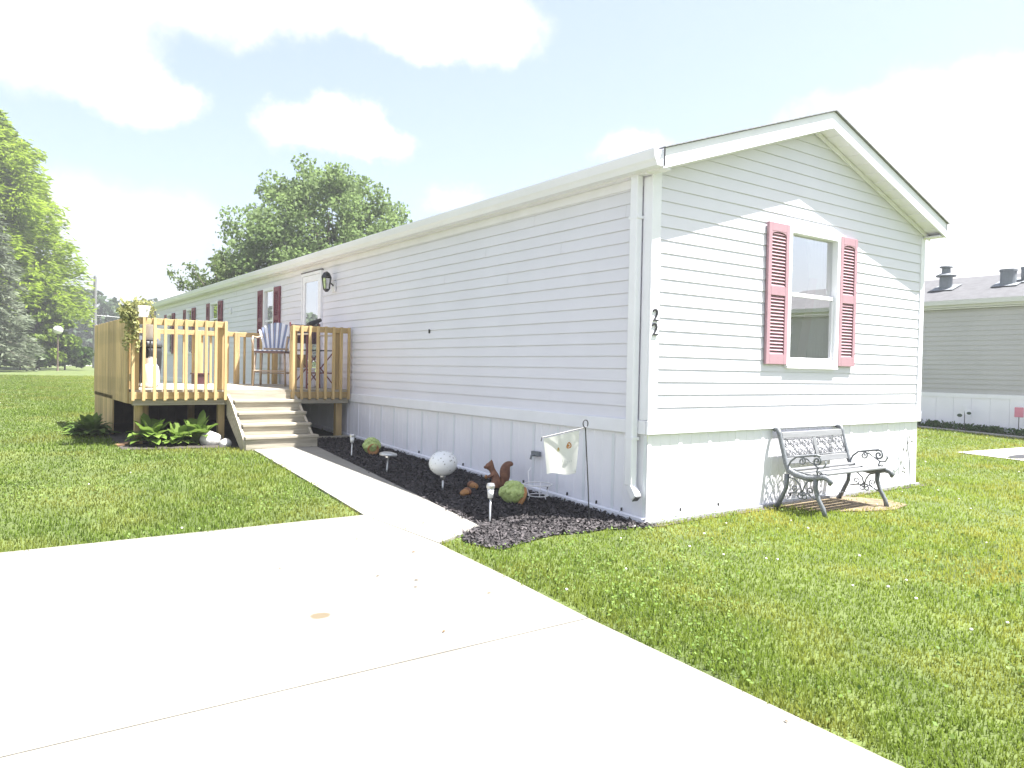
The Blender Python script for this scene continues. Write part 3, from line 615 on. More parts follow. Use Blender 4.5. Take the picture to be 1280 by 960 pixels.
# director's chair
plaid = M('dark plaid fabric', (.10, .06, .07), .8, .5, 14, vec=(1, 1, 1), detail=2); redf = M('dark red tube', (.17, .05, .06), .4, .1, 8)
dc = thing('folding_chair', 'tall folding director chair with red frame and dark plaid back near the wall', 'chair', (-.38, 6.98, DZ), D(12))
for sx in (-1, 1):
    m = MB(); m.tube([(sx * .25, -.2, 0), (sx * .25, -.2, .84)], .014); m.build('leg', redf, dc)
    m = MB(); m.tube([(sx * .25, .2, 0), (sx * .27, .26, 1.05)], .014); m.build('leg', redf, dc)
    m = MB(); m.box((sx * .25 - .03, -.26, .845), (sx * .25 + .03, .22, .87)); m.build('armrest', M('pale wood arm', (.55, .48, .40), .5, .1, 5) if sx < 0 else bpy.data.materials['pale wood arm'], dc, bevel=.006)
m = MB()
for y in (-.2, .2): m.tube([(-.25, y, .05), (.25, y, .60)], .010); m.tube([(.25, y, .05), (-.25, y, .60)], .010)
m.build('cross_braces', redf, dc)
m = MB(); m.box((-.25, -.23, .24), (.25, -.19, .26)); m.build('foot_rest', redf, dc)
m = MB(); m.box((-.25, -.2, .60), (.25, .2, .615)); m.build('seat', blackm, dc)
m = MB(); m.box((-.26, .235, .72), (.26, .25, 1.02)); m.build('backrest', plaid, dc)
m = MB(); m.tube([(.05, .25, 1.03), (.15, .26, 1.06), (.30, .27, 1.12)], [.03, .045, .03]); m.build('rolled_headrest', blackm, dc)
bk = thing('storage_bin', 'white plastic storage bin standing below the storm door behind railing', 'bin', (-.33, 7.60, DZ))
m = MB(); m.prism([(-.17, -.14, 0), (.17, -.14, 0), (.17, .14, 0), (-.17, .14, 0)], (0, 0, .30)); m.build('body', vinyl, bk, bevel=.02)
m = MB(); m.box((-.19, -.16, .301), (.19, .16, .325)); m.build('lid', vinyl, bk, bevel=.008)
bx_ = MB(); bx_.box((-.13, -.1, 0), (.07, .1, .22)); bb = bx_.build('cardboard_box', M('tan cardboard', (.30, .22, .12), .8, .1, 6), None, bevel=.004, loc=(-.36, 7.60, DZ + .326)); tag(bb, 'small tan box set on top of the white storage bin', 'box')
# grill and propane tank, bucket
gt = thing('gas_grill', 'black covered barbecue grill in the left corner of the deck', 'grill', (-2.70, 7.85, DZ), D(20))
m = MB(); m.lathe([(.20, .06), (.235, .30), (.245, .52), (.24, .60)], 18); m.build('cover_body', M('black grill cover', (.010, .010, .011), .7, .2, 9, bump=.4, bscale=12), gt, smooth=True)
m = MB(); m.lathe([(.25, .601), (.245, .66), (.19, .73), (.08, .765), (.03, .77)], 18); m.build('lid', M('grey grill lid', (.07, .075, .08), .5, .1, 8), gt, smooth=True)
for a in range(3):
    m = MB(); m.tube([(.16 * math.cos(a * 2.1), .16 * math.sin(a * 2.1), .08), (.22 * math.cos(a * 2.1), .22 * math.sin(a * 2.1), 0)], .014); m.build('leg', blackm, gt)
m = MB(); m.tube([(-.05, 0, .77), (-.05, 0, .80), (.05, 0, .80), (.05, 0, .77)], .010); m.build('handle', blackm, gt)
pt = thing('propane_tank', 'white propane tank standing on the deck behind the left pickets', 'gas tank', (-2.74, 7.12, DZ))
whitep = M('white gloss paint', (.78, .76, .76), .35, .04, 6)
m = MB(); m.lathe([(.075, 0), (.08, .03), (.105, .05), (.112, .09), (.112, .25), (.10, .31), (.07, .35), (.03, .36)], 20); m.build('tank', whitep, pt, smooth=True)
m = MB(); m.lathe([(.075, .345), (.075, .43), (.068, .43), (.068, .345)], 16); m.build('collar', whitep, pt)
m = MB(); m.lathe([(.02, .37), (.02, .42), (.035, .425), (.035, .445), (.01, .45)], 10); m.build('valve', steel, pt)
pb = thing('planter_box', 'low maroon planter box standing at the back of the deck', 'planter', (-1.55, 9.35, DZ))
m = MB(); m.prism([(-.12, -.1, 0), (.12, -.1, 0), (.12, .1, 0), (-.12, .1, 0)], (0, 0, .17)); m.build('box', M('dark burgundy', (.06, .018, .024), .5, .1, 5), pb, bevel=.01)
m = MB(); m.box((-.135, -.115, .171), (.135, .115, .195)); m.build('rim', bpy.data.materials['dark burgundy'], pb)
wb = thing('white_bucket', 'white plastic bucket on a stand beside the black grill', 'bucket', (-2.98 + .28, 7.48, DZ))
m = MB(); m.lathe([(.075, .70), (.092, .91), (.098, .91), (.098, .925), (.088, .925), (.07, .71)], 16); m.build('bucket', whitep, wb, smooth=True)
m = MB(); m.lathe([(.11, .68), (.11, .698)], 14)
for a in range(3): m.tube([(.08 * math.cos(a * 2.1 + .5), .08 * math.sin(a * 2.1 + .5), .68), (.13 * math.cos(a * 2.1 + .5), .13 * math.sin(a * 2.1 + .5), 0)], .010)
m.build('stand', blackm, wb)
# ------------------------------------------------------------------ leaves
def leaf_quads(C, size, nrm_bias=.5, aspect=.6, up=None, dirs=None, rg=rng):
    """diamond leaves at centres C (n,3)"""
    n = len(C); a = rg.normal(size=(n, 3)) if dirs is None else dirs + rg.normal(size=(n, 3)) * .35
    a /= np.linalg.norm(a, axis=1)[:, None]
    nr = rg.normal(size=(n, 3)); nr[:, 2] += nrm_bias * 2; b = np.cross(a, nr); b /= np.linalg.norm(b, axis=1)[:, None] + 1e-9
    s = (size * (.6 + .8 * rg.random(n)))[:, None] if np.isscalar(size) else size[:, None]
    return np.stack([C - a * s * .5, C + b * s * aspect * .5 + a * s * .05, C + a * s * .5, C - b * s * aspect * .5 + a * s * .05], 1)
def clumps(centres, radii, per, rg=rng, shell=.35):
    out = []
    for c, r, k in zip(centres, radii, per):
        d = rg.normal(size=(k, 3)); d /= np.linalg.norm(d, axis=1)[:, None]
        out.append(np.array(c) + d * (r * (shell + (1 - shell) * rg.random(k) ** .6))[:, None] * np.array([1, 1, .75]))
    return np.concatenate(out)
def limb(m, p, q, r0, r1, bend=.15, n=5, rg=rng):
    p = np.array(p, float); q = np.array(q, float); L = np.linalg.norm(q - p); o = rg.normal(size=3) * L * bend * .5
    pts = [p + (q - p) * t + o * math.sin(PI * t) for t in np.linspace(0, 1, n)]
    m.tube(pts, [r0 + (r1 - r0) * t for t in np.linspace(0, 1, n)], 6)
bark = M('grey bark', (.11, .09, .07), .9, .35, 4, vec=(4, 4, 1), bump=.8, bscale=20)
mapleleaf = leafmat('maple leaves', (.115, .175, .065), (.215, .29, .105), .55)
def broad_tree(label, loc, lobes, nclump, crad, perc, leaf, mat, trunk_r, rg, fork=.3, cat='tree', name='deciduous_tree', inner=.35):
    """lobes: list of (centre, radii) ellipsoids relative to the base"""
    t = thing(name, label, cat, loc)
    cs = []
    wts = np.array([r[0] * r[1] * r[2] for _, r in lobes]) ** .7; wts /= wts.sum()
    for _ in range(nclump):
        i = rg.choice(len(lobes), p=wts); c, r = lobes[i]; d = rg.normal(size=3); d /= np.linalg.norm(d)
        cs.append(np.array(c) + d * np.array(r) * (inner + (1 - inner) * rg.random() ** .45))
    cs = np.array(cs); cs[:, 2] = np.maximum(cs[:, 2], .6)
    rad = crad * (.6 + .8 * rg.random(nclump)); per = (perc * (rad / crad) ** 2).astype(int) + 8
    P = clumps(cs, rad, per, rg)
    quads('crown', leaf_quads(P, leaf, .5, .75, rg=rg), mat, t)
    m = MB(); top = max(c[2] for c in cs); H = top * .8; cx = np.mean([c for c, _ in lobes], axis=0)
    m.tube([(0, 0, -.1), (cx[0] * .1, cx[1] * .1, H * fork), (cx[0] * .5, cx[1] * .5, H * .65), (cx[0], cx[1], H)], [trunk_r * 1.25, trunk_r, trunk_r * .6, trunk_r * .15], 9)
    for i in rg.choice(nclump, min(nclump, 70), replace=False):
        z = min(max(cs[i][2] * .55, H * fork * .8), H * .95); f = z / H; limb(m, (cx[0] * f * f, cx[1] * f * f, z), cs[i], trunk_r * .28 * (1.15 - f), .015, .2, rg=rg)
    m.build('trunk', bark, t, smooth=True)
    return t
r1 = np.random.default_rng(11)
by = 31
broad_tree('large round green maple rising behind the roof of the mobile home', (9.4, by, G(by) - .9), [((0, 0, 8.0), (3.9, 3.7, 3.6)), ((2.7, 0, 7.2), (3.0, 3, 2.9)), ((-2.8, 0, 6.6), (2.7, 2.6, 2.8)), ((-3.2, 0, 4.9), (2.4, 2.4, 2.4)), ((.1, .3, 9.8), (2.1, 2.0, 1.7)), ((4.2, .2, 5.6), (2.3, 2.4, 2.3)), ((-.2, 0, 5), (4.0, 3.5, 2.2))], 640, .62, 100, .17, mapleleaf, .26, r1, inner=.5)
# sparse young tree with bare shoots
t = thing('young_tree', 'thin young tree with spiky shoots left of the big maple behind roof', 'tree', (4.9, 30, G(30)))
m = MB(); m.tube([(0, 0, -.1), (.05, 0, 2.2), (.3, 0, 3.7), (.6, .1, 4.8)], [.10, .08, .05, .02], 8); P = []
sh = [(-3.2, 5.2), (-2.6, 5.6), (-2.2, 5.2), (-1.7, 6.2), (-1.2, 6.8), (-.7, 6.4), (-1.9, 4.9), (-.2, 6.6), (.5, 6.4), (-2.9, 4.5), (-1.0, 5.6), (.9, 5.9), (1.4, 5.4), (.2, 5.4), (-.4, 5.2), (1.6, 4.6), (.8, 4.6), (-1.4, 4.2), (-2.1, 3.8)]
for x, z in sh:
    z = 1.4 + z * .66; q = np.array([x + .5, r1.normal() * .7, z]); p = np.array([.1 + x * .12, 0, 1.9 + z * .22]); limb(m, p, q, .035, .008, .12, 6, r1)
    for u in np.linspace(.35, 1, 14):
        c = p + (q - p) * u; kk = int(16 + 26 * (1 - u)); P.append(c + r1.normal(size=(kk, 3)) * (.13 + .22 * (1 - u)))
quads('crown', leaf_quads(np.concatenate(P), .17, .4, .5, rg=r1), leafmat('pale young leaves', (.075, .115, .035), (.16, .21, .065), .42), t); m.build('trunk', bark, t)
# feathery bright tree at left
r2 = np.random.default_rng(5)
def feather_tree(label, loc, H, R0, zlow, mat, rg, nb, leaf, per, droop=-.15, name='larch_tree', aspect=.22, shape=.75, spread=.14, up0=.25):
    t = thing(name, label, 'tree', loc); m = MB(); m.tube([(0, 0, -.1), (.05, 0, H * .4), (-.05, 0, H * .75), (0, 0, H)], [H * .022, H * .016, H * .009, H * .002], 9); P = []; Dr = []
    for i in range(nb):
        f = (i + rg.random()) / nb; z = zlow + (H - zlow) * f; L = R0 * (1 - f) ** shape * (.8 + .35 * rg.random()) + .25; az_ = i * 2.39996 + rg.random() * .5
        d = np.array([math.cos(az_), math.sin(az_), 0]); p0 = np.array([0, 0, z]); k = 7; pts = []
        for u in np.linspace(0, 1, k): pts.append(p0 + d * L * u + np.array([0, 0, L * (up0 * u + droop * u * u)]))
        m.tube(pts, [max(.012, .011 * L * (1 - .85 * u)) for u in np.linspace(0, 1, k)], 5)
        pts = np.array(pts); cnt = int(per * (L / R0) * (.6 + .6 * rg.random())) + 6
        u = rg.random(cnt) ** .7 * (k - 1); a = np.floor(u).astype(int).clip(0, k - 2); w_ = (u - a)[:, None]; c = pts[a] * (1 - w_) + pts[a + 1] * w_
        wid = spread * L * (.3 + .7 * np.sin(PI * np.clip(u / (k - 1), .05, .98)))
        sd = np.cross(d, [0, 0, 1]); off = rg.normal(size=cnt) * wid
        c = c + sd[None] * off[:, None] + np.stack([np.zeros(cnt), np.zeros(cnt), rg.normal(size=cnt) * .05 * L - np.abs(rg.normal(size=cnt)) * .04 * L], 1)
        P.append(c); dd = d[None] + sd[None] * np.sign(off)[:, None] * .8 + np.array([0, 0, -.25]); Dr.append(dd)
    P = np.concatenate(P); Dr = np.concatenate(Dr)
    quads('crown', leaf_quads(P, leaf, .6, aspect, dirs=Dr, rg=rg), mat, t); m.build('trunk', bark, t); return t
feather_tree('tall bright green feathery tree at the left edge of the lawn', (-4.6, 60, G(60)), 18.0, 6.8, 3.6, leafmat('bright feathery leaves', (.15, .22, .02), (.29, .39, .04), .55), r2, 260, .50, 420, droop=-.22, shape=.42, up0=.30)
feather_tree('blue grey spruce at the left edge in front of the bright tree', (-4.3, 50, G(50)), 11.0, 2.9, .7, leafmat('spruce needles', (.11, .135, .085), (.21, .24, .165), .4), r2, 120, .42, 170, droop=-.28, name='spruce_tree', up0=.1, shape=.7)
broad_tree('lime green bushy tree beside the globe lamp', (-1.1, 56.5, G(56.5)), [((0, 0, 3.0), (2.2, 1.7, 2.6)), ((-1.0, 0, 4.6), (1.9, 1.5, 2.2)), ((.5, 0, 1.6), (1.7, 1.4, 1.3))], 130, .5, 60, .3, leafmat('lime leaves', (.09, .15, .02), (.20, .27, .035), .45), .12, r2)
broad_tree('low dark green shrub growing around the globe lamp post', (.55, 57, G(57)), [((0, 0, 1.3), (1.2, 1, 1.3)), ((.5, 0, .9), (1.2, 1, .9))], 50, .4, 50, .28, leafmat('shrub leaves', (.03, .07, .015), (.085, .14, .03), .3), .05, r2, cat='shrub', name='garden_shrub')
broad_tree('small dark bush at the foot of the lime green tree', (-2.2, 54.5, G(54.5)), [((0, 0, .8), (1.4, 1, .9))], 40, .4, 45, .28, leafmat('bush leaves', (.025, .05, .012), (.07, .11, .025), .3), .05, r2, cat='shrub', name='garden_shrub')
# trees across the lawn, outside the frame to the left (seen in the door glass)
broad_tree('round tree on the lawn far left of the deck', (-17, 27, G(27)), [((0, 0, 4.5), (2.8, 2.8, 2.8)), ((.5, .5, 6), (2, 2, 1.8))], 90, .7, 60, .3, bpy.data.materials['bright feathery leaves'], .2, r2)
# distant woodland : one mass
r3 = np.random.default_rng(3); cs = []; rad = []
for x in np.arange(-140, 45, 1.5):
    hh = 8.2 + 1.0 * math.sin(x * .21) + 1.2 * r3.random()
    for z in np.arange(.6, hh, 1.25): cs.append((x + r3.normal() * .8, 112 + r3.normal() * 2.0 + z * .35, G(112) + z)); rad.append(1.25 + .5 * r3.random())
wl = quads('far_woodland', leaf_quads(clumps(cs, rad, [75] * len(cs), r3), .75, .5, .8, rg=r3), leafmat('woodland leaves', (.032, .058, .028), (.07, .105, .045), .3)); tag(wl, 'dark green mass of trees along the far edge of the fields', 'woodland', kind='stuff')
fh = []
for x in np.arange(-70, 30, .5): fh.append((x, 88 + r3.normal() * .4, G(88) + .5))
hg = quads('rough_grass', leaf_quads(clumps(fh, [.55] * len(fh), [26] * len(fh), r3), .45, .2, .4, rg=r3), leafmat('rough grass leaves', (.05, .09, .02), (.12, .17, .04), .3)); tag(hg, 'rough green weeds growing along the far fence', 'weeds', kind='stuff')
# ------------------------------------------------------------------ pole, wire, lamp, fence far away
up_ = thing('utility_pole', 'pale grey utility pole standing beyond the deck', 'pole', (3.69, 68, G(68)))
m = MB(); m.lathe([(.17, -.1), (.12, 7.75)], 12); m.build('pole', M('pale pole', (.15, .15, .15), .8, .1, 3), up_); m = MB(); m.box((-.12, -.1, 7.4), (.12, .1, 7.55)); m.lathe([(.04, 7.75), (.06, 7.82), (.02, 7.92)], 8); m.build('cap', galv, up_)
m = MB(); pts = [(-40 + 43.55 * u, 68, 5.25 - 4 * .5 * u * (1 - u)) for u in np.linspace(0, 1, 14)] ; pts[-1] = (3.55, 68, 5.25); pts2 = [(3.83 + 40 * u, 68, 5.25 - 2 * u * (1 - u)) for u in np.linspace(0, 1, 14)]
m.tube(pts[1:], .022, 5); m.tube(pts2, .022, 5); tag(m.build('power_line', M('wire', (.45, .45, .45), .5, .1, 2)), 'thin pale overhead wire running to the utility pole', 'wire')
gl = thing('lamp_post', 'garden lamp post with a white globe in front of the shrub', 'lamp', (-.12, 54, G(54)))
m = MB(); m.lathe([(.09, 0), (.05, .3), (.045, 2.4)], 10); m.build('post', M('brown lamp post', (.12, .09, .06), .6, .1, 4), gl); m = MB(); m.ball((0, 0, 2.72), (.31, .31, .28)); m.build('globe', M('white globe', (.8, .8, .76), .3, .03, 2), gl, smooth=True); m = MB(); m.lathe([(.06, 2.38), (.12, 2.47), (.1, 2.5)], 10); m.build('fitter', blackm, gl)
fe = thing('field_fence', 'low pipe rail fence in front of the far trees', 'fence', (0, 80, G(80)))
for i, x in enumerate(np.arange(-40, 14, 3.0)):
    m = MB(); m.tube([(x, 0, 0), (x, 0, 1.0)], .045, 6); m.build('post', galv, fe)
m = MB(); m.tube([(-40, 0, 1.0), (14, 0, 1.0)], .045, 6); m.build('top_rail', M('pale rail', (.5, .5, .5), .5, .1, 2), fe)
# ------------------------------------------------------------------ neighbour's home
nh = thing('neighbor_home', 'grey sided mobile home with low roof beyond the right lawn', 'mobile home', (14.3, 0, 0))
gsid = M('grey vinyl siding', (.425, .415, .42), .5, .04, 1.5)
m = MB(); z = .98; NY0, NY1 = -9, 13
while z < 2.98:
    zz = min(z + C, 2.98); m.add([(-.018, NY0, z), (-.018, NY1, z), (-.004, NY1, zz), (-.004, NY0, zz), (0, NY0, z), (0, NY1, z)], [(0, 1, 2, 3), (4, 5, 1, 0)]); z += C
m.build('siding', gsid, nh)
m = MB(); m.box((.02, NY0, 0), (4.2, NY0 + .03, 3.1)); m.box((.02, NY1 - .03, 0), (4.2, NY1, 3.1)); m.box((4.21, NY0, 0), (4.23, NY1, 3.1)); m.build('walls', gsid, nh)
m = MB()
yy = NY0
while yy < NY1: m.box((-.022, yy, G(yy) - .1), (.0, yy + .392, .90)); yy += .4
m.box((-.012, NY0, -.1), (.0, NY1, .88)); m.build('skirting', skirtm, nh)
m = MB(); m.box((-.035, NY0, .885), (0, NY1, .98)); m.build('belly_band', vinyl, nh)
m = MB(); m.box((-.16, NY0 - .2, 3.02), (-.13, NY1 + .2, 3.17)); m.box((-.132, NY0 - .2, 2.985), (.01, NY1 + .2, 3.015)); m.box((-.24, NY0 - .2, 3.08), (-.162, NY1 + .2, 3.19)); m.build('gutter', M('grey white gutter', (.55, .55, .52), .5, .05, 2), nh)
m = MB(); m.prism([(-.2, NY0 - .25, 3.195), (2.1, NY0 - .25, 3.99), (4.4, NY0 - .25, 3.195), (4.4, NY0 - .25, 3.165), (2.1, NY0 - .25, 3.96), (-.2, NY0 - .25, 3.165)], (0, NY1 - NY0 + .5, 0)); m.build('roof', M('pale grey shingles', (.08, .08, .085), .9, .2, 6, vec=(1, 1, 1), bump=.5, bscale=40), nh)
def roofvent(y, x, h, r, cap):
    zb = 3.195 + (x + .2) * .3457
    m = MB(); m.lathe([(r, -.1), (r, h)], 14, (x, y, zb)); v = m.build('roof_vent', galv, nh)
    if cap: m = MB(); m.lathe([(r * 1.5, h), (r * 1.6, h + .03), (r * .7, h + .09), (r * .65, h + .22), (r * 1.05, h + .23), (r * 1.0, h + .26)], 14, (x, y, zb)); m.build('cap', galv, v)
    else: m = MB(); m.lathe([(r * 1.12, h), (r * 1.12, h + .05)], 14, (x, y, zb)); m.build('cap', galv, v)
    m = MB(); m.box((x - .28, y - .28, -.0), (x + .28, y + .28, .012), mat=Matrix.Translation((0, 0, zb + .02)) @ Matrix.Translation((x, 0, 0)) @ Matrix.Rotation(-math.atan(.3457), 4, 'Y') @ Matrix.Translation((-x, 0, 0))); m.build('flashing', galv, v)
roofvent(4.52, 1.0, .30, .15, True); roofvent(3.1, 1.0, .30, .17, False); roofvent(2.82, 1.25, .27, .10, False)
# neighbour's bed and curb
sheet('curb', [(13.05, 9), (13.45, 5), (13.62, 2.0), (13.7, -4), (13.8, -4), (13.72, 2.0), (13.55, 5), (13.15, 9)], M('curb concrete', (.42, .40, .37), .9, .1, 2), .03, .08)
sheet('neighbor_bed', [(13.15, 9), (13.55, 5), (13.72, 2.0), (13.8, -4), (14.31, -4), (14.31, 9)], M('bed soil', (.05, .045, .035), .95, .3, 6), .012)
cs = [(13.85 + .35 * r3.random(), -3 + 11 * r3.random()) for _ in range(260)]
gb = quads('bed_plants', leaf_quads(clumps([(x, y, G(y) + .08) for x, y in cs], [.12] * 260, [22] * 260, r3), .09, .4, .4, rg=r3), leafmat('bed leaves', (.03, .075, .02), (.08, .14, .04), .3)); tag(gb, 'low green plants filling the bed along the grey home', 'ground cover', kind='stuff')
def pinwheel(y, z, label, white=True, name='garden_stake'):
    t = thing(name, label, 'garden stake', (14.0, y, G(y)))
    m = MB(); m.tube([(0, 0, 0), (0, 0, z)], .008, 6); m.build('rod', blackm, t)
    if white:
        m = MB()
        for k in range(6):
            a = k * PI / 3; m.prism([(-.02, 0, z), (-.03, .10 * math.cos(a + .3), z + .10 * math.sin(a + .3)), (-.02, .12 * math.cos(a), z + .12 * math.sin(a)), (-.02, .08 * math.cos(a - .4), z + .08 * math.sin(a - .4))], (.006, 0, 0))
        m.build('petals', vinyl, t); m = MB(); m.ball((-.02, .1, z - .12), (.02, .06, .04)); m.ball((-.02, -.1, z - .06), (.02, .05, .035)); m.build('leaf_pair', M('dark stake leaf', (.05, .08, .05), .5, .1, 5), t)
    else:
        m = MB(); m.box((-.012, -.09, z - .06), (.012, .09, z + .16)); m.build('sign_face', M('pink sign', (.62, .22, .30), .5, .05, 4), t, bevel=.01)
pinwheel(3.42, .47, 'white pinwheel flower stake in front of the white skirting of grey home')
pinwheel(2.30, .48, 'pink garden sign on a thin rod beside the grey home', False, 'garden_sign')
# ------------------------------------------------------------------ bench
bench = thing('park_bench', 'grey scrolled iron park bench with pale slats against the gable skirting', 'bench')
XL, XR = 1.80, 2.93
def gb_(y): return -.0
def spiral(c, r0, a0, turns, sgn, n=18, ax=(1, 0)):
    return [(c[0] + (r0 * (1 - .8 * t)) * math.cos(a0 + sgn * t * turns * 2 * PI), c[1] + (r0 * (1 - .8 * t)) * math.sin(a0 + sgn * t * turns * 2 * PI)) for t in np.linspace(0, 1, n)]
for x in (XL, XR):
    P = lambda pts, dx=0: [(x + dx, a, b_) for a, b_ in pts]
    m = MB()   # back leg sweeping up into the seat and the back upright
    m.tube(P([(-.06, -.01), (-.12, .10), (-.175, .22), (-.185, .36)]), [.028, .024, .022, .024], 8)
    m.tube(P([(-.02, .785), (-.035, .80), (-.065, .795), (-.085, .75), (-.12, .62), (-.165, .47), (-.20, .40), (-.28, .365), (-.40, .345), (-.50, .355), (-.58, .375), (-.63, .365), (-.655, .33), (-.64, .315)]), [.022, .024, .026, .024, .024, .026, .03, .03, .028, .026, .028, .028, .026, .02], 8)
    m.tube(P([(-.50, .35), (-.495, .26), (-.53, .16), (-.585, .07), (-.61, -.015)]), [.026, .024, .021, .022, .025], 8)
    o = m.build('end_frame', ironm, bench, smooth=True)
    s = MB(); r = .0075     # under-seat scrolls
    for pts in ([(-.20, .17), (-.27, .185), (-.33, .19), (-.36, .20)], [(-.36, .20), (-.42, .19), (-.48, .16), (-.53, .14)],
                [(-.20, .33), (-.27, .32), (-.33, .27), (-.355, .20)], [(-.47, .33), (-.41, .31), (-.375, .26), (-.36, .20)]): s.tube(P(pts), r, 6)
    for c, a, sg in (((-.265, .225), PI * 1.5, -1), ((-.445, .225), PI * 1.5, 1), ((-.33, .165), PI / 2, 1), ((-.385, .165), PI / 2, -1)): s.tube(P(spiral(c, .04, a, 1.3, sg)), r * .85, 6)
    s.build('leg_scroll', ironm, bench, smooth=True)
    s = MB()                # arm scrolls
    s.tube(P([(-.19, .43), (-.22, .49), (-.28, .54), (-.36, .555), (-.44, .57), (-.50, .58), (-.54, .57)]), [.009, .010, .010, .011, .012, .013, .012], 6)
    s.tube(P(spiral((-.505, .525), .052, .9, 1.5, 1)), .010, 6)
    s.tube(P([(-.30, .545), (-.40, .53), (-.47, .49), (-.52, .46), (-.575, .465), (-.60, .50), (-.595, .53)]), .008, 6)
    s.tube(P([(-.52, .46), (-.505, .42), (-.52, .385)]), .008, 6); s.tube(P(spiral((-.535, .40), .028, 2.6, 1.2, -1, 12)), .007, 6)
    s.tube(P(spiral((-.345, .505), .042, 1.2, 1.4, 1)), .008, 6)
    s.build('armrest', ironm, bench, smooth=True)
def backpt(h):   # point on the back plane at height h
    t_ = (h - .45) / (.76 - .45); return (-.17 + t_ * (.085), h)
for (h0, h1, nm) in ((.705, .77, 'back_slat'), (.455, .515, 'back_slat')):
    a, b_ = backpt(h0), backpt(h1); m = MB(); m.prism([(XL + .025, a[0] - .012, a[1]), (XL + .025, b_[0] - .012, b_[1]), (XL + .025, b_[0] + .012, b_[1]), (XL + .025, a[0] + .012, a[1])], (XR - XL - .05, 0, 0)); m.build(nm, slatm, bench, bevel=.006)
def bp(x, h): a = backpt(h); return (x, a[0], a[1])
m = MB(); xm = (XL + XR) / 2
for x0, x1 in ((XL + .03, xm - .03), (xm + .03, XR - .03)):
    for xa, xb, ha, hb in ((x0, x1, .525, .525), (x0, x1, .695, .695), (x0, x0, .525, .695), (x1, x1, .525, .695)): m.tube([bp(xa, ha), bp(xb, hb)], .008, 6)
    for i in range(5):
        for j in range(2):
            cx = x0 + .05 + (x1 - x0 - .10) * i / 4; ch_ = .57 + .085 * j; sg = 1 if (i + j) % 2 else -1
            m.tube([bp(cx + u, ch_ + v) for u, v in [(p[0], p[1]) for p in spiral((0, 0), .046, PI / 2 * (1 + sg), 1.5, sg, 20)]], .0058, 5)
            if i < 4: m.tube([bp(cx, ch_ + .044 * sg), bp(cx + .03, ch_ + .03), bp(cx + (x1 - x0 - .1) / 8, ch_ - .01), bp(cx + (x1 - x0 - .1) / 4, ch_ - .04 * sg)], .0055, 5)
            for kk in range(3): a = kk * 2.1 + i; m.ball(bp(cx + .024 * math.cos(a), ch_ + .024 * math.sin(a)), (.012, .006, .009), 6)
m.build('back_lattice', latm, bench, smooth=True)
m = MB(); m.prism([bp(xm - .028, .516), bp(xm + .028, .516), bp(xm + .028, .704), bp(xm - .028, .704)], (0, -.012, 0)); m.build('center_plate', slatm, bench)
for i, (y, z) in enumerate(((-.23, .395), (-.315, .375), (-.40, .365), (-.485, .37), (-.565, .388))):
    m = MB(); m.box((XL + .02, y - .034, z), (XR - .02, y + .034, z + .022)); m.build('seat_slat', slatm, bench, bevel=.006)
m = MB(); m.tube([(XL, -.185, .10), (XR, -.185, .10)], .005, 5); m.build('tie_rod', ironm, bench)
# wire stake right of bench
ws = thing('wire_stake', 'thin rusty wire garden stake with leaf shapes leaning on skirting right of bench', 'garden stake', (4.45, -.08, -.0))
m = MB(); m.tube([(.03, 0, -.03), (.0, .01, .35), (-.05, .02, .55), (-.02, .03, .62)], .006, 6); m.tube([(0, .01, .35), (-.14, 0, .25), (-.20, 0, .32)], .004, 5); m.tube([(-.03, .015, .46), (-.12, .01, .44), (-.16, .01, .48)], .004, 5); m.build('stem', ironm, ws)
lm = M('grey metal leaf', (.25, .25, .24), .5, .2, 9); m = MB()
for (a, b_) in ((-.21, .34), (-.17, .22), (-.13, .25), (-.16, .49), (-.10, .47), (-.03, .63), (-.06, .56), (.03, .57), (-.12, .2)):
    m = MB(); m.ball((a, 0, b_), (.028, .006, .016), 8, Matrix.Rotation(a * 20, 3, 'Y')); m.build('leaf', lm, ws, smooth=True)
# ------------------------------------------------------------------ flower bed things
def path_light(x, y, label, disc=False, h=.30):
    t = thing('path_light', label, 'garden light', (x, y, G(y) + .01), 0, 'solar path lights'); t.rotation_euler = (D(random.uniform(-5, 5)), D(random.uniform(2, 7)), 0)
    m = MB(); m.lathe([(.004, -.08), (.009, .0), (.009, h * .62)], 8); m.build('stake', steel, t, smooth=True)
    if disc:
        m = MB(); m.lathe([(.03, h * .62), (.033, h * .68)], 12); m.build('lens', glass, t); m = MB(); m.lathe([(.10, 0), (.105, .012), (.10, .03), (.05, .045), (.01, .047)], 18, (0, 0, h * .70)); m.build('cap', steel, t)
    else:
        m = MB(); m.lathe([(.022, h * .62), (.030, h * .86)], 12); m.build('lens', M('frosted lens', (.7, .7, .7), .3, .05, 6) if 'frosted lens' not in bpy.data.materials else bpy.data.materials['frosted lens'], t, smooth=True); m = MB(); m.lathe([(.034, h * .861), (.038, h * .93), (.030, h * .99), (.01, h)], 12); m.build('cap', steel, t)
path_light(-.80, 4.50, 'slim silver stake light in the mulch nearest the stairs')
path_light(-.89, 3.29, 'silver stake light with a wide flat disc cap in the mulch', True, .27)
path_light(-1.21, .66, 'slim silver stake light at the end of the walkway by the chipped mulch', False, .34)
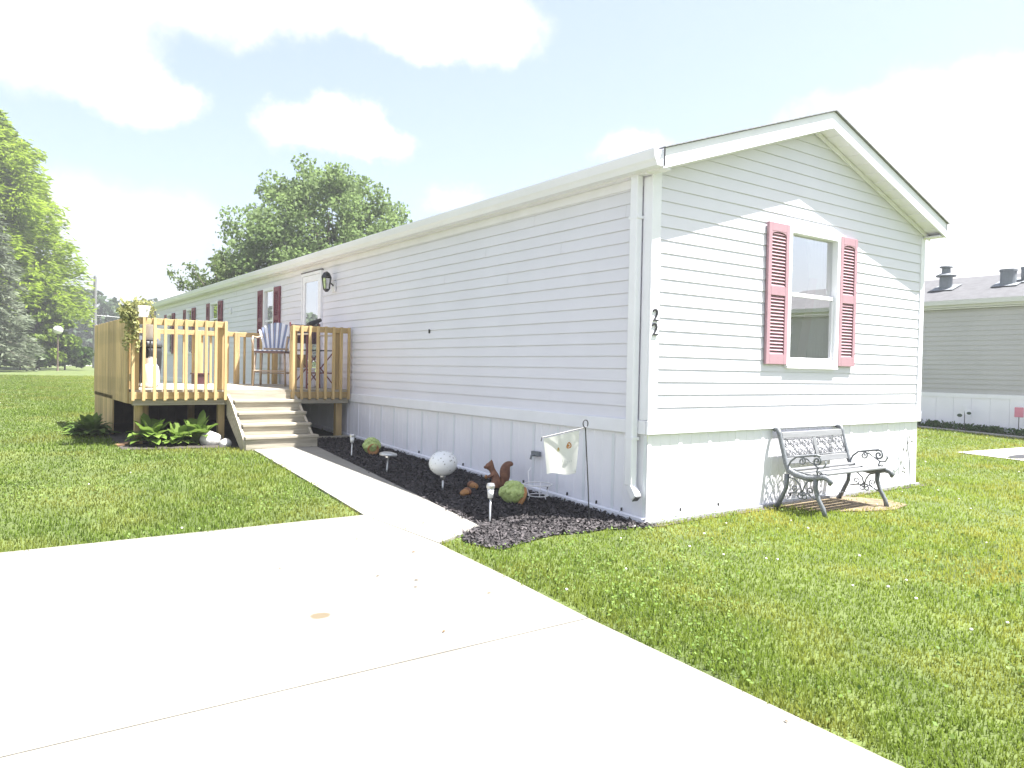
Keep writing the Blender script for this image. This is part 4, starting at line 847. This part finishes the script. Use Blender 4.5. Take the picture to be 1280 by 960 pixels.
# speckled glass globe
gm = M('crackle glass globe', (.72, .73, .74), .25, .05, 6); tt = gm.node_tree; nn = tt.nodes; bb_ = nn['Principled BSDF']; src = bb_.inputs['Base Color'].links[0].from_socket
tc_ = nn.new('ShaderNodeTexCoord'); vv = nn.new('ShaderNodeTexVoronoi'); vv.inputs['Scale'].default_value = 26; tt.links.new(tc_.outputs['Object'], vv.inputs['Vector'])
m1 = nn.new('ShaderNodeMapRange'); m1.inputs['From Min'].default_value = .12; m1.inputs['From Max'].default_value = .26; tt.links.new(vv.outputs['Distance'], m1.inputs['Value']); m2 = nn.new('ShaderNodeMix'); m2.data_type = 'RGBA'; m2.inputs['A'].default_value = (.30, .30, .28, 1); tt.links.new(m1.outputs[0], m2.inputs['Factor']); tt.links.new(src, m2.inputs['B']); tt.links.new(m2.outputs['Result'], bb_.inputs['Base Color'])
gg = thing('glass_globe', 'white speckled globe ornament on a silver stake in the mulch', 'garden ornament', (-.85, 2.07, G(2.07)))
m = MB(); m.ball((0, 0, .29), (.150, .150, .130), 28); m.build('globe', gm, gg, smooth=True)
m = MB(); m.lathe([(.006, -.06), (.011, .02), (.011, .14)], 8); m.lathe([(.02, .12), (.03, .15), (.032, .19)], 12); m.build('stake', steel, gg, smooth=True)
# bumpy green ornaments with terracotta rims
greeno = M('bumpy green glaze', (.36, .46, .13), .5, .2, 25, bump=1.0, bscale=55, col2=(.52, .62, .24)); terra = M('terracotta', (.36, .17, .055), .6, .2, 12)
def bumpy(x, y, label, s, rz, mouth):
    t = thing('garden_ornament', label, 'garden ornament', (x, y, G(y) + .008), rz)
    m = MB(); m.ball((0, 0, s * .55), (s * .62, s * .55, s * .52), 22)
    rr = random.Random(4)
    for _ in range(46):
        a = rr.uniform(0, 2 * PI); e = rr.uniform(-.2, 1.4); m.ball((s * .57 * math.cos(a) * math.cos(e), s * .5 * math.sin(a) * math.cos(e), s * .55 + s * .47 * math.sin(e)), s * .15, 8)
    m.build('shell', greeno, t, smooth=True)
    m = MB(); mt = Matrix.Rotation(D(96 if mouth else 118), 3, 'Y'); m.lathe([(s * .50, s * .25), (s * .60, s * .30), (s * .62, s * .40), (s * .52, s * .42), (s * .40, s * .36)] if not mouth else [(s * .34, s * .46), (s * .40, s * .62), (s * .30, s * .63), (s * .20, s * .5)], 18, (0, 0, 0), mt.to_4x4()); o = m.build('rim', terra, t, smooth=True); o.location = (0, 0, s * .45)
    return t
bumpy(-.58, 1.20, 'green bumpy ornament with orange rim beside the squirrel', .20, D(-12), False)
bumpy(-.46, 4.62, 'green bumpy ornament tipped over near the deck with its tan mouth showing', .20, D(-105), True)
for x, y, rz, lb in ((-.80, 1.72, .5, 'orange brown acorn ornament on the mulch nearer the walkway'), (-.52, 1.99, 1.6, 'orange brown acorn ornament on the mulch nearer the skirting')):
    t = thing('acorn_ornament', lb, 'garden ornament', (x, y, G(y) + .04), rz, 'acorn ornaments')
    m = MB(); m.ball((0, 0, 0), (.07, .042, .04), 14); m.build('nut', terra, t, smooth=True); m = MB(); m.ball((.045, 0, .005), (.035, .05, .048), 12); m.tube([(.07, 0, .005), (.10, .01, .02)], .008, 6); m.build('cap', M('acorn cap', (.22, .10, .05), .7, .2, 30) if 'acorn cap' not in bpy.data.materials else bpy.data.materials['acorn cap'], t, smooth=True)
# squirrel statue
def skin(name, nodes, edges, mat, parent, sub=2):
    me = bpy.data.meshes.new(name); me.from_pydata([n[:3] for n in nodes], edges, []); o = bpy.data.objects.new(name, me); COL.objects.link(o); o.parent = parent; me.materials.append(mat)
    o.modifiers.new('skin', 'SKIN').use_smooth_shade = True
    for i, n in enumerate(nodes): me.skin_vertices[0].data[i].radius = (n[3], n[4] if len(n) > 4 else n[3])
    me.skin_vertices[0].data[0].use_root = True
    s = o.modifiers.new('sub', 'SUBSURF'); s.levels = sub; s.render_levels = sub; return o
rust = M('rust brown metal', (.17, .065, .038), .6, .35, 18, bump=.4, bscale=60, col2=(.28, .13, .07))
sq = thing('squirrel_statue', 'rust brown squirrel statue standing in the mulch by the skirting', 'statue', (-.33, 1.83, G(1.83) + .01), math.atan2(.6, -.8))
nodes = [(0, 0, .07, .055, .05), (.01, 0, .13, .05, .045), (.035, 0, .18, .036, .032), (.055, 0, .215, .030, .030), (.08, 0, .25, .050, .046), (.108, 0, .238, .020, .018), (.128, 0, .232, .010, .010),
         (.062, .032, .312, .010, .010), (.062, -.032, .312, .010, .010), (.06, .045, .155, .015, .015), (.105, .03, .14, .010, .010), (.06, -.045, .155, .015, .015), (.105, -.03, .14, .010, .010),
         (.045, .05, .05, .03, .024), (.05, .055, .015, .016, .014), (.10, .055, .008, .012, .010), (.045, -.05, .05, .03, .024), (.05, -.055, .015, .016, .014), (.10, -.055, .008, .012, .010),
         (-.045, 0, .060, .042, .042), (-.078, 0, .11, .056, .056), (-.080, 0, .17, .060, .060), (-.078, 0, .22, .062, .062), (-.098, 0, .27, .052, .052), (-.14, 0, .29, .034, .034), (-.165, 0, .268, .016, .016)]
edges = [(0, 1), (1, 2), (2, 3), (3, 4), (4, 5), (5, 6), (4, 7), (4, 8), (2, 9), (9, 10), (2, 11), (11, 12), (0, 13), (13, 14), (14, 15), (0, 16), (16, 17), (17, 18), (0, 19), (19, 20), (20, 21), (21, 22), (22, 23), (23, 24), (24, 25)]
skin('body', nodes, edges, rust, sq)
m = MB(); 
for s in (-1, 1): m.ball((.092, s * .024, .255), .006, 8)
m.build('eyes', blackm, sq); m = MB(); m.ball((.082, 0, .252), (.047, .038, .041), 16); m.ball((.122, 0, .242), (.024, .020, .018), 12)
for s_ in (-1, 1): m.ball((.066, s_ * .026, .297), (.010, .008, .024), 10)
m.build('head', rust, sq, smooth=True); m = MB(); m.ball((.118, 0, .14), (.018, .016, .022), 10); m.build('nut', terra, sq, smooth=True)
# white wire plant stand
pstd = thing('wire_plant_stand', 'small white wire plant stand in front of the ribbed skirting', 'plant stand', (-.24, 1.24, G(1.24)), D(20))
m = MB(); ring = [(.14 * math.cos(a), .14 * math.sin(a), .17) for a in np.linspace(0, 2 * PI, 25)]; m.tube(ring, .006, 6); ring = [(.10 * math.cos(a), .10 * math.sin(a), .06) for a in np.linspace(0, 2 * PI, 25)]; m.tube(ring, .005, 6); m.build('rings', whitep, pstd, smooth=True)
for k in range(3):
    a = k * 2.094 + .4; m = MB(); m.tube([(.14 * math.cos(a), .14 * math.sin(a), .17), (.09 * math.cos(a), .09 * math.sin(a), .05), (.12 * math.cos(a), .12 * math.sin(a), -.01)], .006, 6); m.build('leg', whitep, pstd, smooth=True)
m = MB(); m.tube([(-.14, .02, .17), (-.10, .06, .30), (-.02, .08, .33)], .004, 5); m.build('handle', whitep, pstd)
# garden flag
fl = thing('garden_flag', 'white garden flag with small orange emblems on a black twisted rod', 'flag', (-.43, .25, 0))
m = MB(); m.tube([(0, 0, -.1), (-.03, 0, .35), (-.075, 0, .86)], .006, 6); m.tube([(-.075 + .028 * math.sin(a), 0.0, .895 - .032 * math.cos(a)) for a in np.linspace(0, 2 * PI, 20)], .005, 6)
A0 = Vector((-.075, 0, .862)); A1 = Vector((-.535, .02, .79)); m.tube([A0, A1, A1 + Vector((-.01, 0, -.03))], .005, 6); m.build('rod', blackm, fl)
fm, t, b = newmat('white flag cloth'); b.inputs['Base Color'].default_value = (.86, .85, .83, 1); b.inputs['Roughness'].default_value = .9; n = t.nodes
tr = n.new('ShaderNodeBsdfTranslucent'); tr.inputs['Color'].default_value = (.85, .84, .8, 1); ms = n.new('ShaderNodeMixShader'); ms.inputs[0].default_value = .45; t.links.new(b.outputs[0], ms.inputs[1]); t.links.new(tr.outputs[0], ms.inputs[2]); t.links.new(ms.outputs[0], n['Material Output'].inputs['Surface'])
f0 = A0.lerp(A1, .14); f1 = A0.lerp(A1, .96)
def fpt(u, v):   # u: along the rod, v: down
    p = f0.lerp(f1, u); sag = .35 + .02 * math.sin(u * 5) + .05 * (1 - u) ** 3
    sw = v * v
    rp_ = .03 * sw + .13 * v + .008 * math.sin(u * 7 + v * 2)
    return Vector((p.x + .11 * v + .06 * v * u, p.y + rp_, p.z - .012 - v * sag))
def cloth(u0, u1, v0, v1, k, off):
    vs = []
    for j in range(k + 1):
        for i in range(k + 1):
            p = fpt(u0 + (u1 - u0) * i / k, v0 + (v1 - v0) * j / k); vs.append(p + Vector((-.35, -.94, 0)) * off)
    return vs, [(j * (k + 1) + i, j * (k + 1) + i + 1, (j + 1) * (k + 1) + i + 1, (j + 1) * (k + 1) + i) for j in range(k) for i in range(k)]
m = MB(); m.add(*cloth(0, 1, 0, 1, 16, 0)); fc = m.build('cloth', fm, fl, smooth=True)
orange = M('orange print', (.50, .20, .05), .8, .2, 30); greyp = M('grey print', (.30, .30, .29), .8, .2, 30); yell = M('pale yellow print', (.62, .58, .38), .8, .1, 20)
def patch(cu_, cv_, ru, rv, mat, n=14, holes=False):
    m = MB(); vs = []
    for rr_ in ((1, .62) if holes else (1, 0)):
        for k in range(n):
            a = 2 * PI * k / n; w_ = 1 + .12 * math.sin(3 * a); vs.append(fpt(cu_ + ru * rr_ * w_ * math.cos(a), cv_ + rv * rr_ * w_ * math.sin(a)) + Vector((-.35, -.94, 0)) * .003)
    m.add(vs, [(k, (k + 1) % n, n + (k + 1) % n, n + k) for k in range(n)]); m.build('print', mat, fc)
patch(.30, .30, .085, .075, orange, holes=True); patch(.32, .30, .045, .03, orange); patch(.64, .36, .04, .055, yell); patch(.64, .34, .018, .03, orange)
for i, (u, k) in enumerate(((.76, 0), (.68, 1), (.60, 0), (.52, 2), (.44, 3), (.36, 1), (.28, 1), (.21, 0))):   # faint line of lettering, too washed out to read
    hh = (.05, .035, .085, .07)[k]; m = MB(); vs = [fpt(u + a, .70 - b_) + Vector((-.35, -.94, 0)) * .003 for a, b_ in ((-.012, 0), (-.004, 0), (.012, hh), (.004, hh))]; m.add(vs, [(0, 1, 2, 3)]); m.build('print', greyp, fc)
# ------------------------------------------------------------------ planter with trailing flowers on the rail corner
pot = thing('flower_pot', 'white square flower pot on the deck rail corner with trailing pale plants', 'flower pot', (-2.99, 6.36, RT + .005), D(8))
m = MB(); m.prism([(-.06, -.06, 0), (.06, -.06, 0), (.06, .06, 0), (-.06, .06, 0)], (0, 0, .01)); m.v = [(-.062, -.062, 0), (.062, -.062, 0), (.062, .062, 0), (-.062, .062, 0), (-.085, -.085, .15), (.085, -.085, .15), (.085, .085, .15), (-.085, .085, .15)]; m.build('pot', whitep, pot, bevel=.008)
r4 = np.random.default_rng(8); P = []
for x, y, z in ((-.02, 0, .18), (-.10, -.03, .17), (-.16, -.02, .13), (-.21, 0, .14), (-.25, .02, .10), (.10, 0, .10), (.12, .02, .04), (.05, .0, .2), (-.18, -.03, .05), (-.15, -.04, -.02), (-.22, 0, .03)): P.append(np.array([x, y, z]) + r4.normal(size=(34, 3)) * .035)
for s in range(9):
    x0 = -.08 - .022 * s; L = .25 + .3 * r4.random() if s < 6 else .15
    for u in np.linspace(0, 1, 14): P.append(np.array([x0 - .03 * math.sin(u * 4 + s), -.06 - .02 * math.sin(s), .08 - L * u]) + r4.normal(size=(5, 3)) * .014)
quads('trailing_leaves', leaf_quads(np.concatenate(P), .055, .5, .6, rg=r4), leafmat('variegated leaves', (.11, .14, .04), (.50, .48, .22), .35), pot)
# ------------------------------------------------------------------ leafy plants at the deck
def leafy(loc, label, nleaf, L, w_, mat, rg, tilt=(.25, 1.1), name='hosta_plant', cat='plant'):
    t = thing(name, label, cat, loc); V = []
    for i in range(nleaf):
        a = i * 2.4 + rg.random(); e = tilt[0] + (tilt[1] - tilt[0]) * rg.random(); l_ = L * (.6 + .5 * rg.random()); ww = w_ * (.7 + .5 * rg.random())
        d = np.array([math.cos(a), math.sin(a), 0]); s = np.array([-math.sin(a), math.cos(a), 0]); base = d * .04 * rg.random() + np.array([0, 0, .01])
        pts = []
        for u in (0, .3, .55, .8, 1.0):
            h = l_ * (math.sin(e) * u - .55 * u * u * math.cos(e) * 1.0 - .12 * u * u); pts.append(base + d * l_ * u * math.cos(e) + np.array([0, 0, max(h, .01) + .02]))
        wd = [.12, .75, 1.0, .7, .04]; vs = []
        for p, k in zip(pts, wd): vs += [p - s * ww * k * .5 + np.array([0, 0, .16 * ww * k]), p, p + s * ww * k * .5 + np.array([0, 0, .16 * ww * k])]
        V.append(vs)
    fs = []
    for j in range(4): fs += [(j * 3, j * 3 + 1, j * 3 + 4, j * 3 + 3), (j * 3 + 1, j * 3 + 2, j * 3 + 5, j * 3 + 4)]
    quads('leaves', np.array(V), mat, t, fs, smooth=True)
    m = MB(); m.lathe([(.03, -.02), (.02, .06), (.008, .14)], 7); m.build('stem', mat, t); return t
hl = leafmat('hosta leaves', (.09, .16, .025), (.22, .31, .07), .4); hl2 = leafmat('ivy leaves', (.08, .14, .03), (.16, .23, .06), .4)
leafy((-2.85, 6.45, G(6.45)), 'large bright leafy plant below the left end of the deck', 60, .50, .17, hl, r4, (.55, 1.4))
leafy((-2.52, 6.34, G(6.3)), 'low spreading leafy plant between two taller plants at the deck', 60, .36, .12, hl, r4, (.4, 1.35))
leafy((-2.28, 6.36, G(6.3)), 'broad leaved plant beside the white rocks under the deck', 34, .52, .22, hl, r4, (.75, 1.45))
leafy((-3.42, 7.72, G(7.7)), 'dark leafy shrub at the back left side of the deck', 90, .42, .12, hl2, r4, (.3, 1.4), name='leafy_shrub')
leafy((-3.55, 8.05, G(8)), 'bright low weeds at the far left of the deck boards', 50, .30, .08, hl, r4, (.2, 1.2), name='leafy_weed')
def rock(loc, r, label, seed):
    rr = np.random.default_rng(seed); bm = bmesh.new(); bmesh.ops.create_icosphere(bm, subdivisions=3, radius=1)
    dirs = rr.normal(size=(9, 3)); dirs /= np.linalg.norm(dirs, axis=1)[:, None]; cut = .7 + .25 * rr.random(9)
    for v in bm.verts:
        for d, c in zip(dirs, cut):
            k = v.co.dot(Vector(d))
            if k > c: v.co -= Vector(d) * (k - c) * .9
        v.co = Vector((v.co.x * r[0], v.co.y * r[1], v.co.z * r[2]))
    me = bpy.data.meshes.new('rock'); bm.to_mesh(me); bm.free(); me.polygons.foreach_set('use_smooth', [True] * len(me.polygons)); o = bpy.data.objects.new('rock', me); COL.objects.link(o); o.location = loc
    me.materials.append(rockm); tag(o, label, 'rock')
rockm = M('white limestone', (.55, .53, .50), .85, .2, 7, bump=.6, bscale=18)
rock((-2.13, 6.24, G(6.2) + .07), (.16, .12, .13), 'larger white rock beside the leafy plant under the deck', 1); rock((-1.99, 6.02, G(6) + .04), (.085, .07, .075), 'smaller white rock left of the stairs', 2)
pl = MB(); pl.box((-.3, -.05, 0), (.3, .05, .022)); o = pl.build('scrap_board', brown, None, loc=(-3.02, 6.6, G(6.6) + .02)); o.rotation_euler = (.06, -.08, .5); tag(o, 'brown scrap board lying on soil below the left deck corner', 'board')
# ------------------------------------------------------------------ mulch chips, leaves, grass
def inpoly(x, y, poly):
    c = np.zeros(len(x), bool); n = len(poly); j = n - 1
    for i in range(n):
        xi, yi = poly[i]; xj, yj = poly[j]
        c ^= ((yi > y) != (yj > y)) & (x < (xj - xi) * (y - yi) / (yj - yi + 1e-12) + xi); j = i
    return c
r5 = np.random.default_rng(21)
x = r5.uniform(-1.8, .05, 60000); y = r5.uniform(-.2, 6.3, 60000); k = inpoly(x, y, mulch_poly) & ((r5.random(60000) < .5) | (y < 1.2)); x = x[k]; y = y[k]; n_ = len(x)
sc_ = (r5.random(n_) < .2) * .035; x = x + r5.normal(size=n_) * sc_; y = y + r5.normal(size=n_) * sc_; kk_ = ~inpoly(x, y, [(-.03, -.03), (5, -.03), (5, 9), (-.03, 9)]); x = x[kk_]; y = y[kk_]; n_ = len(x)
Cn = np.stack([x, y, Gv(y) + .016 + .02 * r5.random(n_)], 1)
dr_ = r5.normal(size=(n_, 3)); dr_[:, 2] *= .35
mc = quads('mulch_chips', leaf_quads(Cn, .02 + .05 * r5.random(n_) ** 2, 1.2, .36, dirs=dr_, rg=r5), M('mulch chip', (.042, .038, .042), .9, .5, 30, island=.7, col2=(.075, .065, .065))); tag(mc, 'shredded black mulch chips covering the bed', 'mulch', kind='stuff')
for i, (x_, y_, lb) in enumerate(((-2.62, -.62, 0), (-2.30, -.95, 0), (-2.72, -.30, 0), (-2.45, .62, 0), (-3.2, .15, 0), (-2.25, .1, 0), (-2.55, -.5, 0), (-2.85, -1.35, 0), (-1.75, .85, 0), (-2.18, -2.9, 0))):
    m = MB(); L = .013 + .010 * random.random(); m.add([(-L, 0, .004), (0, L * .35, .010), (L, 0, .004), (0, -L * .35, .006)], [(0, 1, 2), (0, 2, 3)]); o = m.build('dead_leaf', brown, None, loc=(x_, y_, G(y_) + .023)); o.rotation_euler = (0, 0, random.random() * 6); tag(o, 'tiny dry brown leaf scrap lying on the pale driveway', 'leaf', 'leaf scraps on the driveway')
grassm = leafmat('grass blades', (.095, .150, .024), (.145, .210, .034), .48, rough=.9)
# patchy colour: the lawn has yellowed and lush areas
t = grassm.node_tree; n = t.nodes; mxn = [q for q in n if q.bl_idname == 'ShaderNodeMix'][0]
tcg = n.new('ShaderNodeTexCoord'); ng = n.new('ShaderNodeTexNoise'); ng.inputs['Scale'].default_value = 1.1; ng.inputs['Detail'].default_value = 4; t.links.new(tcg.outputs['Object'], ng.inputs['Vector'])
mg = n.new('ShaderNodeMapRange'); mg.inputs['From Min'].default_value = .46; mg.inputs['From Max'].default_value = .66; mg.inputs['To Max'].default_value = .8; t.links.new(ng.outputs['Fac'], mg.inputs['Value'])
my = n.new('ShaderNodeMix'); my.data_type = 'RGBA'; my.inputs['B'].default_value = (.185, .195, .045, 1); t.links.new(mg.outputs[0], my.inputs['Factor']); t.links.new(mxn.outputs['Result'], my.inputs['A'])
# the lawn on the gable side is coloured lighter and yellower than the one by the deck
sx_ = n.new('ShaderNodeSeparateXYZ'); t.links.new(tcg.outputs['Object'], sx_.inputs[0]); xr_ = n.new('ShaderNodeMapRange'); xr_.inputs['From Min'].default_value = -3.0; xr_.inputs['From Max'].default_value = 1.0; t.links.new(sx_.outputs[0], xr_.inputs['Value'])
hs_ = n.new('ShaderNodeMix'); hs_.data_type = 'RGBA'; hs_.blend_type = 'MULTIPLY'; hs_.inputs['Factor'].default_value = 1
cr_ = n.new('ShaderNodeMix'); cr_.data_type = 'RGBA'; cr_.inputs['A'].default_value = (1.0, .98, .92, 1); cr_.inputs['B'].default_value = (1.62, 1.42, 1.15, 1); t.links.new(xr_.outputs[0], cr_.inputs['Factor'])
t.links.new(my.outputs['Result'], hs_.inputs['A']); t.links.new(cr_.outputs['Result'], hs_.inputs['B'])
for l_ in list(t.links):
    if l_.from_node == mxn and l_.to_node != my:
        t.links.new(hs_.outputs['Result'], l_.to_socket)
solid = [[(-14, 1.4), (-2.07, 1.34), (-1.94, .25), (-2.16, -5.2), (-2.3, -10), (-14, -10)], slab1, slab2, slab3, walk, pad, mulch_poly, under, [(0, 0), (Wd, 0), (Wd, Ln), (0, Ln)], [(13.05, 9), (13.45, 5), (13.62, 2), (13.7, -4), (19, -4), (19, 13), (13, 13)]]
sparse = [[(1.95, -.0), (2.05, -.40), (2.5, -.56), (2.9, -.66), (3.2, -.58), (3.25, -.2), (3.05, 0)]]
NB = 1300000
th = r5.uniform(D(-35), D(112), NB); rr = 1.8 + (r5.random(NB) ** 1.75) * 44.0
x = -4.83 + rr * np.sin(th); y = -4.67 + rr * np.cos(th)
keep = np.ones(NB, bool)
jx = .022 * np.sin(y * 6.3) + .016 * np.sin(y * 19 + 1) + .018 * r5.normal(size=NB); jy = .022 * np.sin(x * 5.1) + .016 * np.sin(x * 17 + 2) + .018 * r5.normal(size=NB)
for p in solid: keep &= ~inpoly(x + jx, y + jy, p)
for p in sparse: keep &= ~(inpoly(x, y, p) & (r5.random(NB) < .93))
keep &= ~((y > 9.5) & (x > -.3) & (x < 4.8) & (y < 22))
x = x[keep]; y = y[keep]; rr = rr[keep]; n_ = len(x)
h = (.019 + .020 * r5.random(n_) ** 1.5) * (1 + .25 * np.sin(x * 1.7 + 1.3 * np.sin(y * 1.1))) * (1 + .012 * rr); w_ = (.0014 + .0013 * r5.random(n_)) * (1 + rr * .12)
a = r5.uniform(0, 2 * PI, n_); ln = r5.uniform(.1, .95, n_); dx = np.cos(a); dy = np.sin(a); z0 = Gv(y)
def bl(u, hh, side): return np.stack([x + dx * u * h * ln - dy * w_ * side, y + dy * u * h * ln + dx * w_ * side, z0 + hh * h], 1)
V = np.stack([bl(0, -.05, -1), bl(0, -.05, 1), bl(.35, .6, .8), bl(.35, .6, -.8), bl(1.0, 1.0, 0)], 1)
tag(quads('lawn_grass', V, grassm, None, [(0, 1, 2, 3), (3, 2, 4)]), 'mown green lawn grass with yellowish patches', 'grass', kind='stuff')
# clover leaves and blossoms
nc = 70000; th = r5.uniform(D(-30), D(105), nc); rr = 2.2 + r5.random(nc) ** 1.2 * 16; x = -4.83 + rr * np.sin(th); y = -4.67 + rr * np.cos(th); keep = np.ones(nc, bool)
for p in solid + sparse: keep &= ~inpoly(x, y, p)
pn = np.sin(x * 2.1 + 2 * np.sin(y * 1.3)) + np.sin(y * 2.7 + 1.5 * np.sin(x * 1.9)); keep &= (pn > .55) | (r5.random(nc) < .06) | ((y < .9) & (y > -1.2) & (x > -2) & (x < 1.2) & (r5.random(nc) < .7))
x = x[keep]; y = y[keep]; n_ = len(x)
Cn = np.stack([x, y, Gv(y) + .03 + .03 * r5.random(n_)], 1)
tag(quads('clover_leaves', leaf_quads(Cn, .019, 1.6, .85, rg=r5), leafmat('clover leaf', (.085, .15, .03), (.19, .27, .065), .3)), 'small broad clover leaves scattered in the lawn', 'clover', kind='stuff')
nf = 420; th = r5.uniform(D(-30), D(105), nf); rr = 3 + r5.random(nf) ** .9 * 18; x = -4.83 + rr * np.sin(th); y = -4.67 + rr * np.cos(th); keep = np.ones(nf, bool)
for p in solid + sparse: keep &= ~inpoly(x, y, p)
keep &= (x > -.5) | (r5.random(nf) < .3)
x = x[keep]; y = y[keep]; m = MB()
for a_, b_ in zip(x, y):
    r_ = .006 + .005 * random.random(); m.ball((a_, b_, G(b_) + .06 + .02 * random.random()), (r_, r_, r_ * .8), 6)
tag(m.build('clover_blossoms', M('white blossom', (.7, .68, .62), .8, .1, 4), None, smooth=True), 'white clover blossoms dotted over the lawn', 'flowers', kind='stuff')
